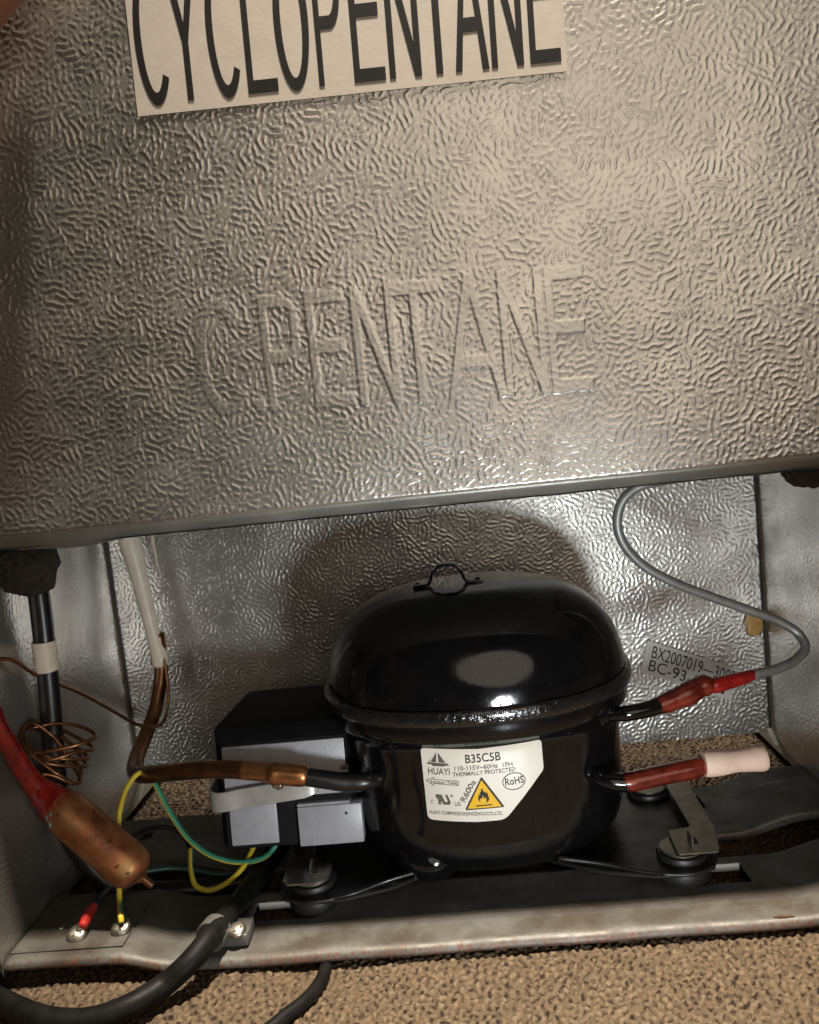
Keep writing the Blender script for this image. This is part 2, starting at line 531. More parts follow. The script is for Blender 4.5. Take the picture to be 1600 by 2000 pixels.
def grid_sheet(name, O, U, Vv, nu, nv, H, nrm, material, parent=None, mask=None):
    O, U, Vv, nrm = (np.array(a, float) for a in (O, U, Vv, nrm))
    u = np.linspace(0, 1, nu)[:, None, None]
    v = np.linspace(0, 1, nv)[None, :, None]
    P = O + u * U + v * Vv + H[:, :, None] * nrm
    i, j = np.meshgrid(np.arange(nu - 1), np.arange(nv - 1), indexing='ij')
    a = (i * nv + j)
    q = np.stack([a, a + nv, a + nv + 1, a + 1], -1).reshape(-1, 4)
    if mask is not None:
        q = q[mask.reshape(-1)]
    if np.dot(np.cross(U, Vv), nrm) < 0:
        q = q[:, ::-1]
    me = bpy.data.meshes.new(name)
    me.vertices.add(nu * nv)
    me.vertices.foreach_set('co', P.reshape(-1).astype(np.float32))
    me.loops.add(q.size)
    me.loops.foreach_set('vertex_index', q.reshape(-1).astype(np.int32))
    me.polygons.add(len(q))
    me.polygons.foreach_set('loop_start', np.arange(0, q.size, 4, dtype=np.int32))
    me.materials.append(material)
    me.update(calc_edges=True)
    me.polygons.foreach_set('use_smooth', np.ones(len(q), dtype=bool))
    me.update()
    o = bpy.data.objects.new(name, me)
    return link(o, parent)


def text_mesh(body, bold=0.0):
    cu = bpy.data.curves.new('print', 'FONT')
    cu.body = body
    cu.size = 1.0
    cu.resolution_u = 4
    cu.offset = bold
    o = bpy.data.objects.new('print', cu)
    COL.objects.link(o)
    dg = bpy.context.evaluated_depsgraph_get()
    dg.update()
    me = bpy.data.meshes.new_from_object(o.evaluated_get(dg))
    V = np.array([v.co[:2] for v in me.vertices])
    Fc = [tuple(p.vertices) for p in me.polygons]
    bpy.data.objects.remove(o)
    bpy.data.curves.remove(cu)
    bpy.data.meshes.remove(me)
    lo, hi = V.min(0), V.max(0)
    return (V - lo) / (hi - lo), Fc, (hi - lo)[0] / (hi - lo)[1]


def split_long(V, Fc, L):
    """triangulate and split a flat 2-D mesh until no edge is longer than L"""
    bm = bmesh.new()
    vs = [bm.verts.new((x, y, 0)) for x, y in V]
    for f in Fc:
        try:
            bm.faces.new([vs[i] for i in f])
        except ValueError:
            pass
    bmesh.ops.triangulate(bm, faces=bm.faces)
    for _ in range(6):
        es = [e for e in bm.edges if e.calc_length() > L]
        if not es:
            break
        bmesh.ops.subdivide_edges(bm, edges=es, cuts=1)
        bmesh.ops.triangulate(bm, faces=bm.faces)
    bm.verts.index_update()
    V2 = np.array([v.co[:2] for v in bm.verts])
    F2 = [tuple(v.index for v in f.verts) for f in bm.faces]
    bm.free()
    return V2, F2


# ================================================================== the setting: carpet
FLOOR = -0.2192
PILE = 0.0042
cp = mesh_obj('carpet', [(-3, -3, FLOOR - PILE), (3.5, -3, FLOOR - PILE), (3.5, 3, FLOOR - PILE), (-3, 3, FLOOR - PILE)],
              [(0, 1, 2, 3)], M['carpet'])
tag(cp, 'beige and brown flecked loop carpet under the refrigerator', 'carpet', kind='structure')


def build_pile():
    """looped pile as one fine relief sheet; the yarn itself is of mixed tones"""
    st = 0.00088
    x0, x1, y0, y1 = -0.07, 0.52, -0.10, 0.30
    n1, n2 = int((x1 - x0) / st), int((y1 - y0) / st)
    loops = bandpass(n1, n2, st, st, 0.0038, 0.42, 71)
    rows = np.sin(np.linspace(y0, y1, n2)[None, :] * 2 * PI / 0.0052 + 1.2 * bandpass(n1, n2, st, st, 0.03, 0.6, 72))
    h = np.tanh(0.9 * loops + 0.35 * rows)
    h = h * 0.0009 + bandpass(n1, n2, st, st, 0.0020, 0.4, 73) * 0.00012 + bandpass(n1, n2, st, st, 0.09, 0.6, 74) * 0.0005
    tone = np.clip(0.58 + 0.18 * bandpass(n1, n2, st, st, 0.0038, 0.5, 75) + 0.10 * bandpass(n1, n2, st, st, 0.0025, 0.4, 76), 0.2, 1)
    fl = bandpass(n1, n2, st, st, 0.0040, 0.45, 77)
    tone = tone - np.clip((fl - 0.6) / 0.5, 0, 1) * 0.75
    o = grid_sheet('carpet_loops', (x0, y0, FLOOR - 0.0012), (x1 - x0, 0, 0), (0, y1 - y0, 0), n1, n2, h, (0, 0, 1), M['pile'])
    at = o.data.attributes.new('tone', 'FLOAT', 'POINT')
    at.data.foreach_set('value', np.clip(tone, 0, 1).reshape(-1).astype(np.float32))
    tag(o, 'looped beige carpet pile with dark brown flecks', 'carpet pile', kind='stuff')


build_pile()

# ================================================================== refrigerator cabinet
W, D = 0.44, 0.185
fridge = thing('refrigerator', (0.22, 0.10, -0.213), 'silver refrigerator back with embossed metal panel above an open compressor bay', 'refrigerator')


def letter_field(X, Z):
    """height mask (0..1) of the pressed letters CPENTANE, narrow capitals"""
    mask = np.zeros_like(X)
    x_l, x_r = 0.1359, 0.3068
    z_b0, z_b1 = 0.0455, 0.0378      # baseline, left and right end
    z_t0, z_t1 = 0.0945, 0.0922
    DEPTH = [0.5, 0.75, 0.85, 1, 1, 1, 1, 1, 0.9]
    BOX = [(0.1359, 0.1563), (0.1640, 0.1804), (0.1842, 0.2030), (0.2040, 0.2230), (0.2210, 0.2425), (0.2445, 0.2672), (0.2680, 0.2875), (0.2880, 0.3068), (0.1580, 0.1618)]
    tv_, th_ = 0.0016, 0.0027        # half widths of upright and level strokes

    def seg(i, a, b, h):
        nonlocal mask
        def w(p):
            x = BOX[i][0] + p[0] * (BOX[i][1] - BOX[i][0])
            f = (x - x_l) / (x_r - x_l)
            zb = z_b0 + f * (z_b1 - z_b0); zt = z_t0 + f * (z_t1 - z_t0)
            return np.array([x, zb + p[1] * (zt - zb)])
        A, B = w(a), w(b)
        d = B - A
        L2 = d @ d
        s = ((X - A[0]) * d[0] + (Z - A[1]) * d[1]) / L2
        L_ = math.sqrt(L2)
        perp = np.abs((X - A[0]) * d[1] - (Z - A[1]) * d[0]) / L_
        over = np.maximum(np.maximum(-s, s - 1) * L_, 0)
        dist = np.maximum(perp - h, over)
        mask = np.maximum(mask, np.clip(0.5 - dist / 0.0009, 0, 1) * DEPTH[i])
    vl, vr = 0.10, 0.90
    strokes = {
        '.': [((0.0, 0.055), (1.0, 0.055), 0.0024)],
        'C': [((0.93 * 0.5 + 0.5 * math.cos(t0) * 0.9, 0.5 + 0.47 * math.sin(t0)), (0.93 * 0.5 + 0.5 * math.cos(t1) * 0.9, 0.5 + 0.47 * math.sin(t1)), 0.0022)
              for t0, t1 in [(0.62 + k * 0.25, 0.62 + (k + 1) * 0.25) for k in range(20)]],
        'P': [((vl, 0), (vl, 1), tv_), ((vl, .94), (.7, .94), th_), ((vl, .46), (.7, .46), th_), ((.7, .94), (vr, .86), tv_), ((vr, .86), (vr, .55), tv_), ((vr, .55), (.7, .46), tv_)],
        'E': [((vl, 0), (vl, 1), tv_), ((vl, .94), (vr, .94), th_), ((vl, .52), (.85, .52), th_), ((vl, .06), (.95, .06), th_)],
        'N': [((vl, 0), (vl, 1), tv_), ((vr, 0), (vr, 1), tv_), ((vl, 1), (vr, 0), tv_)],
        'T': [((.5, 0), (.5, 1), tv_), ((0, .94), (1, .94), th_)],
        'A': [((0.02, 0), (.5, 1), tv_), ((.98, 0), (.5, 1), tv_), ((.22, .3), (.78, .3), th_)],
    }
    for i, ch in enumerate('CPENTANE.'):
        for a, b, h in strokes[ch]:
            seg(i, a, b, h)
    return mask


# the big embossed panel, real relief
x0, x1, z0, z1 = -0.016, 0.456, 0.0, 0.262
du = 0.00048
nu, nv = int((x1 - x0) / du), int((z1 - z0) / du)
H = leather(nu, nv, du, du, 0.0029, 0.00018, 21)
XX, ZZ = np.meshgrid(np.linspace(x0, x1, nu), np.linspace(z0, z1, nv), indexing='ij')
LF = letter_field(XX, ZZ)
edge_band = 4 * LF * (1 - LF)
under = np.clip((XX - 0.1215) / 0.002, 0, 1) * np.clip((0.3075 - XX) / 0.002, 0, 1) * np.clip((ZZ - (0.1742 - (XX - 0.1227) * 0.0219)) / 0.002, 0, 1)
H = H * (1 - 0.55 * under) * (1 - 0.6 * edge_band) * (1 - 0.1 * LF) + LF * 0.00050
edge = np.clip((ZZ - z0) / 0.0013, 0, 1)
H = H * (0.15 + 0.85 * edge) - 0.0009 * (1 - edge) ** 2
panel = grid_sheet('back_panel', (x0, 0, z0), (x1 - x0, 0, 0), (0, 0, z1 - z0), nu, nv, H, (0, -1, 0), M['sheet'], fridge)
tag(panel, 'large leather-grain embossed silver panel with pressed letters')
mesh_obj('upper_panel', [(x0, 0, z1), (x1, 0, z1), (x1, 0, 0.60), (x0, 0, 0.60)], [(0, 1, 2, 3)], M['sheet'], fridge)

# folded lip under the panel
def lip():
    V, Fc = [], []
    prof = [(0.0009, 0.0006), (0.0006, -0.0007), (0.0014, -0.0016), (0.0080, -0.0060), (0.0095, -0.0062)]
    xs = np.linspace(x0, x1, 120)
    for x in xs:
        w = 0.0004 * math.sin(x * 61) + 0.0003 * math.sin(x * 143 + 1)
        e = math.exp(-((x - 0.055) / 0.022) ** 2) * 0.0022
        for k, (y, z) in enumerate(prof):
            V.append((x, y + (0.0004 * w * 1000 * 0.4 if k > 2 else 0), z + (w - e if k >= 3 else 0)))
    n = len(prof)
    for i in range(len(xs) - 1):
        for k in range(n - 1):
            Fc.append((i * n + k, i * n + k + 1, (i + 1) * n + k + 1, (i + 1) * n + k))
    return mesh_obj('folded_lip', V, Fc, M['sheet_plain'], fridge)


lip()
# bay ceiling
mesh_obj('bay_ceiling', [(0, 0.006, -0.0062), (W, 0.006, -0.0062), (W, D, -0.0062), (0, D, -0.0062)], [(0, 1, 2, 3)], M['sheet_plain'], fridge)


def wall(name, O, U, Vv, lu, lv, nrm, du_, seed, amp, lam=0.0030):
    n1, n2 = int(lu / du_), int(lv / du_)
    Hh = leather(n1, n2, du_, du_, lam, amp, seed)
    Hh += bandpass(n1, n2, du_, du_, 0.07, 0.6, seed + 40) * 0.00006
    return grid_sheet(name, O, U, Vv, n1, n2, Hh, nrm, M['sheet'], fridge)


bw = wall('bay_back_wall', (0.0015, D, -0.200), (W - 0.003, 0, 0), (0, 0, 0.197), W, 0.197, (0, -1, 0), 0.00060, 31, 0.00023)
wall('bay_side_wall', (0, 0, -0.2135), (0, D - 0.0015, 0), (0, 0, 0.2105), D, 0.21, (1, 0, 0), 0.00075, 41, 0.00016)
wall('bay_side_wall', (W, 0, -0.2135), (0, D - 0.0015, 0), (0, 0, 0.2105), D, 0.21, (-1, 0, 0), 0.00075, 51, 0.00016)
# cut the side walls to a slanted bottom edge behind the rails (the back is higher than the front)
for o in fridge.children:
    if o.name.startswith('bay_side_wall'):
        for v in o.data.vertices:
            t = max(0.0, (v.co.y - 0.06)) / 0.125
            lowest = -0.2135 + 0.0135 * t
            if v.co.z < lowest:
                v.co.z = lowest
# cabinet body around the bay, hollow behind it so the added fill gets through
cab = bmesh.new()
box_bm((x0, 0.0012, 0.266), (x1, 0.46, 0.60), 0.001, 1, cab)
box_bm((x0, 0.0012, -0.212), (-0.0006, 0.46, 0.266), 0.0006, 1, cab)
box_bm((W + 0.0006, 0.0012, -0.212), (x1, 0.46, 0.266), 0.0006, 1, cab)
box_bm((0, D + 0.003, 0.0), (W, 0.46, 0.266), 0, 1, cab)
box_bm((0, 0.0075, -0.0058), (W, D + 0.002, 0.266), 0, 1, cab)
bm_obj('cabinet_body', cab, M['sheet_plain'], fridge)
# dark lines down the two back corners
for x in (0.0011, W - 0.0011):
    tube('corner_line', [(x, D - 0.0011, -0.199), (x, D - 0.0012, -0.10), (x, D - 0.0011, -0.007)], 0.0009, M['screw_slot'], fridge, seg=8, res=4)
# pale foam squeezed out at the lower back corners, amber glue spot
tube('foam_bead', [(W - 0.003, D - 0.003, -0.1965), (W - 0.002, D - 0.005, -0.2005), (W - 0.0015, D - 0.011, -0.2045)], [0.0016, 0.0021, 0.0012], M['tape'], fridge, seg=10)
tube('foam_bead', [(0.003, D - 0.003, -0.1985), (0.003, D - 0.006, -0.202), (0.003, D - 0.012, -0.206)], [0.0016, 0.0020, 0.0012], M['tape'], fridge, seg=10)


def blob(name, c, rad, material, parent=None, seed=1, amp=0.25, freq=2.2, sub=4, flat=None, fine=0.0):
    bm = bmesh.new()
    bmesh.ops.create_icosphere(bm, subdivisions=sub, radius=1.0)
    from mathutils import noise as mn
    off = Vector((seed * 3.1, seed * 1.7, seed * 0.9))
    for v in bm.verts:
        d = v.co.normalized()
        k = 1 + amp * mn.noise(d * freq + off) + amp * 0.5 * mn.noise(d * freq * 2.3 + off) + fine * mn.noise(d * 14 + off)
        p = Vector((d.x * rad[0], d.y * rad[1], d.z * rad[2])) * k + Vector(c)
        if flat:
            p = Vector((min(max(p.x, flat[0]), flat[1]), min(max(p.y, flat[2]), flat[3]), min(max(p.z, flat[4]), flat[5])))
        v.co = p
    return bm_obj(name, bm, material, parent, angle=80)


blob('amber_glue_spot', (0.4320, 0.1835, -0.1229), (0.0058, 0.0016, 0.0085), M['glue'], fridge, 3, 0.4, 1.6, 3)

# ---- printed sticker on the panel
SY = -0.00034


def sticker_point(s, t):
    """s along the lower edge, t up, metres, sheet slightly turned on the panel"""
    return (0.1227 + s * 0.9998 + t * 0.024, SY, 0.1744 - s * 0.0219 + t)


sv, sf = [], []
nxs, nzs = 30, 12
SW, SH = 0.1826, 0.0760
for i in range(nxs + 1):
    for k in range(nzs + 1):
        s, t = SW * i / nxs, SH * k / nzs
        p = sticker_point(s, t)
        sv.append((p[0], SY - 0.00002 * math.sin(s * 90) * math.sin(t * 110), p[2]))
for i in range(nxs):
    for k in range(nzs):
        a = i * (nzs + 1) + k
        sf.append((a, a + nzs + 1, a + nzs + 2, a + 1))
stk = mesh_obj('printed_sticker', sv, sf, M['paper'], fridge, smooth=False)
sm = stk.modifiers.new('Solidify', 'SOLIDIFY'); sm.thickness = 0.00008; sm.offset = 1
tag(stk, 'cream paper sticker printed with tall narrow black capitals')


def fill2d(rings):
    bm = bmesh.new()
    es = []
    for ring in rings:
        vs = [bm.verts.new((x, y, 0)) for x, y in ring]
        es += [bm.edges.new((vs[i], vs[(i + 1) % len(vs)])) for i in range(len(vs))]
    bmesh.ops.triangle_fill(bm, use_beauty=True, edges=es)
    bm.verts.index_update()
    V = [tuple(v.co[:2]) for v in bm.verts]
    Fc = []
    for f in bm.faces:
        ix = [v.index for v in f.verts]
        p, q, r = (V[i] for i in ix)
        cr = (q[0] - p[0]) * (r[1] - p[1]) - (q[1] - p[1]) * (r[0] - p[0])
        Fc.append(tuple(ix) if cr > 0 else tuple(ix[::-1]))
    bm.free()
    return V, Fc


def arc(cx, cy, rx, ry, a0, a1, n):
    return [(cx + rx * math.cos(math.radians(a0 + (a1 - a0) * k / n)), cy + ry * math.sin(math.radians(a0 + (a1 - a0) * k / n))) for k in range(n + 1)]


TV, TH = 0.20, 0.098
GLYPH = {
    'E': [[(0, 0), (1, 0), (1, TH), (TV, TH), (TV, .47), (.90, .47), (.90, .47 + TH), (TV, .47 + TH), (TV, 1 - TH), (.96, 1 - TH), (.96, 1), (0, 1)]],
    'L': [[(0, 0), (1, 0), (1, TH), (TV, TH), (TV, 1), (0, 1)]],
    'T': [[(.40, 0), (.60, 0), (.60, 1 - TH), (1, 1 - TH), (1, 1), (0, 1), (0, 1 - TH), (.40, 1 - TH)]],
    'N': [[(0, 0), (.19, 0), (.19, .76), (.79, 0), (1, 0), (1, 1), (.81, 1), (.81, .24), (.21, 1), (0, 1)]],
    'A': [[(0, 0), (.20, 0), (.29, .28), (.71, .28), (.80, 0), (1, 0), (.61, 1), (.39, 1)], [(.325, .385), (.5, .88), (.675, .385)]],
    'Y': [[(.40, 0), (.60, 0), (.60, .43), (1, 1), (.78, 1), (.5, .575), (.22, 1), (0, 1), (.40, .43)]],
    'P': [[(0, 0), (TV, 0), (TV, .41), (.55, .41)] + arc(.55, .705, .45, .295, -80, 80, 14) + [(.55, 1), (0, 1)],
          [(TV, .41 + TH), (TV, 1 - TH), (.53, 1 - TH)] + arc(.53, .705, .25, .197, 80, -80, 12) + [(.53, .41 + TH)]],
    'O': [arc(.5, .5, .5, .515, 0, 352, 44), arc(.5, .5, .30, .515 - TH, 0, 350, 35)],
    'C': [arc(.5, .5, .5, .515, 38, 322, 40) + arc(.5, .5, .30, .515 - TH, 317, 43, 36)],
}
SBOX = [('C', .0021, .0169), ('Y', .0171, .0304), ('C', .0331, .0475), ('L', .0486, .0616), ('O', .0620, .0766), ('P', .0790, .0905), ('E', .0940, .1073), ('N', .1090, .1225), ('T', .1228, .1372), ('A', .1366, .1508), ('N', .1518, .1652), ('E', .1678, .1806)]
for ch, sa_, sb_ in SBOX:
    v_, f_ = fill2d(GLYPH[ch])
    V = []
    for x, y in v_:
        s_, t_ = sa_ + x * (sb_ - sa_), 0.0042 + y * 0.0550
        p = sticker_point(s_, t_)
        V.append((p[0], SY - 0.00022, p[2]))
    mesh_obj('printed_letter', V, f_, M['ink'], stk, smooth=False)

# ---- serial sticker on the back wall of the bay
ser_o = np.array((0.3544, 0.1836, -0.1497))
ser_u = np.array((0.4132, 0.1836, -0.1751)) - ser_o
ser_v = np.array((0.3611, 0.1836, -0.1283)) - ser_o


def ser(a, b, lift=0.0):
    p = ser_o + a * ser_u + b * ser_v
    return (p[0], p[1] - 0.0004 - lift, p[2])


sp = [(0, 0), (1, 0), (1, 1), (0, 1)]
serial = mesh_obj('serial_sticker', [ser(a, b) for a, b in sp] + [ser(a, b, 0.0002) for a, b in sp],
                  [(3, 2, 1, 0), (4, 5, 6, 7), (0, 1, 5, 4), (1, 2, 6, 5), (2, 3, 7, 6), (3, 0, 4, 7)], M['serial'], fridge, smooth=False)
for body, a0, a1, b0, b1 in (('BX2007019\u20143082', 0.075, 0.985, 0.52, 0.90), ('BC-93-63', 0.075, 0.70, 0.12, 0.47), ('1', 0.88, 0.91, 0.12, 0.47)):
    v_, f_, _ = text_mesh(body)
    mesh_obj('lettering', [ser(a0 + x * (a1 - a0), b0 + y * (b1 - b0), 0.0004) for x, y in v_], f_, M['ink'], serial, smooth=False)

# ================================================================== base rails
def smooth01(t):
    t = max(0.0, min(1.0, t))
    return t * t * (3 - 2 * t)


def make_rail(name, y0, y1, zl, zc, zr, xl, xr, holes, material, label, cat, bead_y, front_round, rear_drop, rfront=0.0, wob=1.0):
    """sheet rail: cranked up at both ends, rolled front edge, dropped rear flange, punched slots"""
    def zt(x):
        z = zc + (zl - zc) * (1 - smooth01((x - xl[0]) / (xl[1] - xl[0])))
        z += (zr - zc) * smooth01((x - xr[0]) / (xr[1] - xr[0]))
        return z
    xs = sorted(set(np.round(np.linspace(0.0008, W - 0.0008, 150), 5).tolist() + [h for q in holes for h in q[:2]]))
    ys = np.linspace(y0 + front_round, y1, 22).tolist()
    ys = sorted(set([round(v, 5) for v in ys] + [h for q in holes for h in q[2:]]))
    prof = []
    for k in range(6):     # rolled front edge
        a = PI / 2 * (k / 5)
        prof.append((y0 + front_round - front_round * math.cos(a), -front_round * 0.75 * (1 - math.sin(a)), False))
    prof = [(y0, -front_round * 0.75 - rfront, False)] + prof[:-1]
    prof += [(y, 0.0, True) for y in ys]
    if rear_drop:
        prof += [(y1 + 0.0012, -0.0006, False), (y1 + 0.0016, -0.003, False), (y1 + 0.0016, -rear_drop, False)]
    V, Fc = [], []
    n = len(prof)
    rnd = random.Random(5)
    for x in xs:
        for (y, dz, flat_) in prof:
            z = zt(x) + dz
            if flat_:
                d = abs(y - bead_y - 0.006 * (1 - smooth01((x - 0.36) / 0.05)) * 0)
                inb = smooth01((x - 0.02) / 0.02) * smooth01((W - 0.005 - x) / 0.02)
                z += 0.0011 * math.exp(-(d / 0.0022) ** 2) * inb
                z += 0.00018 * wob * math.sin(x * 47 + y * 130) + 0.00012 * wob * math.sin(x * 171 - y * 90)
            V.append((x, y + (0.0003 * math.sin(x * 83) if dz < -0.0001 and y < y0 + front_round else 0), z))
    def in_hole(xa, xb, ya, yb):
        for h in holes:
            if xa >= h[0] - 1e-6 and xb <= h[1] + 1e-6 and ya >= h[2] - 1e-6 and yb <= h[3] + 1e-6:
                return True
        return False
    for i in range(len(xs) - 1):
        for k in range(n - 1):
            if prof[k][2] and prof[k + 1][2] and in_hole(xs[i], xs[i + 1], prof[k][0], prof[k + 1][0]):
                continue
            Fc.append((i * n + k, (i + 1) * n + k, (i + 1) * n + k + 1, i * n + k + 1))
    t = thing(name, (W / 2, (y0 + y1) / 2, zc), label, cat)
    o = mesh_obj('rail_sheet', V, Fc, material, t, angle=50)
    s = o.modifiers.new('Solidify', 'SOLIDIFY')
    s.thickness = 0.0013
    s.offset = -1
    return t, zt


front_rail, zfront = make_rail('front_rail', 0.0, 0.0565, -0.2062, -0.2125, -0.2040, (0.055, 0.085), (0.385, 0.428),
    [(0.1150, 0.1480, 0.0300, 0.0465), (0.3380, 0.3705, 0.0325, 0.0505)], M['rail'],
    'rust-flecked galvanised rail along the front edge of the bay', 'rail', 0.020, 0.0045, 0.0045, 0.001)
rear_rail, zrear = make_rail('rear_rail', 0.0815, 0.1395, -0.2050, -0.2130, -0.2040, (0.062, 0.10), (0.378, 0.420),
    [(0.1150, 0.1330, 0.112, 0.131), (0.0250, 0.0330, 0.112, 0.122), (0.3655, 0.3722, 0.1118, 0.131)], M['rear_rail'],
    'dull grey rail behind the compressor at the rear of the bay', 'rail', 0.118, 0.0012, 0.0045, 0.004)
# overlapping end plate with a torn edge at the left end of the front rail
pl_ = bmesh.new()
box_bm((0.0012, 0.0065, zfront(0.02) + 0.0002), (0.058, 0.0525, zfront(0.02) + 0.0011), 0.0003, 1, pl_)
ep = bm_obj('end_plate', pl_, M['rail'], front_rail)


def screw(name, c, axis, r, parent, slot_rot=0.3):
    a = Vector(axis).normalized()
    o = lathe(name, c, axis, [(-0.003, r * 0.6), (0.0, r * 0.98), (0.0006, r), (0.0012, r * 0.95), (0.0020, r * 0.78), (0.0025, r * 0.5), (0.0027, 0.0004)], M['screw'], parent, 28, 60)
    u = a.orthogonal().normalized(); w = a.cross(u)
    for k in (0, 1):
        q = slot_rot + k * PI / 2
        d = u * math.cos(q) + w * math.sin(q)
        e = a.cross(d)
        V = []
        for h, l, wd in ((0.0010, 0.50, 0.10), (0.00292, 0.60, 0.13)):
            for sl, sw in ((-1, -1), (1, -1), (1, 1), (-1, 1)):
                V.append(Vector(c) + a * (h if h < 0.002 else 0.0028 - 0.0006 * 1) + d * (sl * l * r) + e * (sw * wd * r) + (a * 0.00035 if h > 0.002 else a * 0))
        mesh_obj('cross_recess', V, [(3, 2, 1, 0), (4, 5, 6, 7), (0, 1, 5, 4), (1, 2, 6, 5), (2, 3, 7, 6), (3, 0, 4, 7)], M['screw_slot'], o, smooth=False)
    return o


zl_ = zfront(0.02) + 0.0011
s1 = screw('screw', (0.0312, 0.0159, -0.2035), (0.05, -0.42, 0.9), 0.0052, front_rail, 0.5)
s2 = screw('screw', (0.0529, 0.0184, -0.2035), (0.05, -0.42, 0.9), 0.0052, front_rail, 1.0)
lathe('rivet', (0.0186, 0.0247, -0.2050), (0, -0.2, 1), [(-0.001, 0.0018), (0.0004, 0.0017), (0.0008, 0.0006)], M['screw'], front_rail, 14)
lathe('rivet', (0.0342, 0.0255, -0.2050), (0, -0.2, 1), [(-0.001, 0.0024), (0.0004, 0.0022), (0.0007, 0.0008)], M['screw'], front_rail, 14)

# strips added on the far slot edges, lit look put into their colour, chips and holes in the rail's front lip
for par, zf, sl in ((front_rail, zfront, [(0.1150, 0.1480, 0.0465), (0.3380, 0.3705, 0.0505)]), (rear_rail, zrear, [(0.1150, 0.1330, 0.131), (0.3655, 0.3722, 0.131)])):
    for xa, xb, yb in sl:
        zc_ = zf((xa + xb) / 2)
        bq = bmesh.new()
        box_bm((xa + 0.0006, yb - 0.0004, zc_ - 0.0042), (xb - 0.0006, yb + 0.0008, zc_ - 0.0002), 0.0002, 1, bq)
        bm_obj('lit_slot_edge', bq, M['punched'], par)
lathe('lip_hole', (0.3330, 0.0022, -0.2142), (0, -0.6, 0.8), [(-0.0006, 0.0016), (0.0004, 0.0016), (0.0005, 0.0004)], M['screw_slot'], front_rail, 14)
for c, r in (((0.3735, 0.0030, -0.2125), (0.0042, 0.0010, 0.0008)), ((0.3700, 0.0012, -0.2146), (0.0022, 0.0008, 0.0009)), ((0.3400, 0.0006, -0.2152), (0.0030, 0.0006, 0.0006))):
    blob('paint_chip', c, r, M['chip'], front_rail, 4, 0.5, 2.4, 2)

# ================================================================== compressor
CX, CY = 0.2430, 0.0955
comp = thing('compressor', (CX, CY, -0.2125), 'glossy black hermetic compressor with domed lid and printed nameplate', 'compressor')
# (z, rx, ry) of the lower shell
LOW = [(-0.2060, 0.034, 0.028), (-0.2056, 0.048, 0.040), (-0.2035, 0.0595, 0.0495), (-0.1990, 0.0675, 0.0560), (-0.1925, 0.0735, 0.0608), (-0.1840, 0.0762, 0.0630),
       (-0.1720, 0.0772, 0.0638), (-0.1560, 0.0775, 0.0641), (-0.1360, 0.0780, 0.0646), (-0.1320, 0.0783, 0.0649),
       (-0.1292, 0.0796, 0.0661), (-0.1270, 0.0818, 0.0683), (-0.1255, 0.0832, 0.0697), (-0.1225, 0.0838, 0.0702), (-0.1165, 0.0838, 0.0702), (-0.1145, 0.0842, 0.0706)]
EXP = 2.25


def ring_pt(rx, ry, a):
    c, s = math.cos(a), math.sin(a)
    return (CX + rx * math.copysign(abs(c) ** (2 / EXP), c), CY + ry * math.copysign(abs(s) ** (2 / EXP), s))


def shell(name, prof, material, parent, seg=96, cap0=True, cap1=True, jitter=None):
    V, Fc = [], []
    for i, (z, rx, ry) in enumerate(prof):
        for k in range(seg):
            a = 2 * PI * k / seg
            x, y = ring_pt(rx, ry, a)
            dz = 0
            if jitter:
                dz = jitter * (math.sin(a * 31 + i) * 0.4 + math.sin(a * 17 + 2 * i) * 0.4 + math.sin(a * 53) * 0.3)
            V.append((x, y, z + dz))
    n = len(prof)
    for i in range(n - 1):
        for k in range(seg):
            k2 = (k + 1) % seg
            Fc.append((i * seg + k, i * seg + k2, (i + 1) * seg + k2, (i + 1) * seg + k))
    if cap0: Fc.append(tuple(range(seg))[::-1])
    if cap1: Fc.append(tuple((n - 1) * seg + k for k in range(seg)))
    return mesh_obj(name, V, Fc, material, parent, angle=75)


def dense_prof(prof, res=5):
    return [tuple(p) for p in catmull([(z, rx, ry) for z, rx, ry in prof], res)]


LOWD = dense_prof(LOW)


def shell_r(z):
    for a, b in zip(LOWD, LOWD[1:]):
        if a[0] <= z <= b[0]:
            t = (z - a[0]) / max(b[0] - a[0], 1e-9)
            return a[1] + t * (b[1] - a[1]), a[2] + t * (b[2] - a[2])
    return LOWD[-1][1:]


def shell_front(x, z):
    rx, ry = shell_r(z)
    u = min(0.999, abs((x - CX) / rx))
    return CY - ry * (1 - u ** EXP) ** (1 / EXP)


shell('lower_shell', LOWD, M['enamel'], comp)
# weld seam and flange
shell('weld_flange', dense_prof([(-0.1168, 0.0835, 0.0700), (-0.1166, 0.0856, 0.0720), (-0.1155, 0.0863, 0.0726), (-0.1120, 0.0865, 0.0728), (-0.1098, 0.0859, 0.0723), (-0.1088, 0.0848, 0.0712), (-0.1090, 0.0822, 0.0688)], 4),
      M['weld'], comp, jitter=0.00028, seg=160)
dome = []
zb, zt_, R1, R2 = -0.1120, -0.0588, 0.0838, 0.0700
for k in range(26):
    a = PI / 2 * k / 25
    # steep shoulder, flattened crown
    rr = math.cos(a) ** 0.58
    hh = math.sin(a) ** 0.95
    dome.append((zb + (zt_ - zb) * hh, max(R1 * rr, 0.0008), max(R2 * rr, 0.0006)))
dome = [(-0.1135, 0.0836, 0.0698)] + dome
shell('domed_lid', dome, M['enamel'], comp)
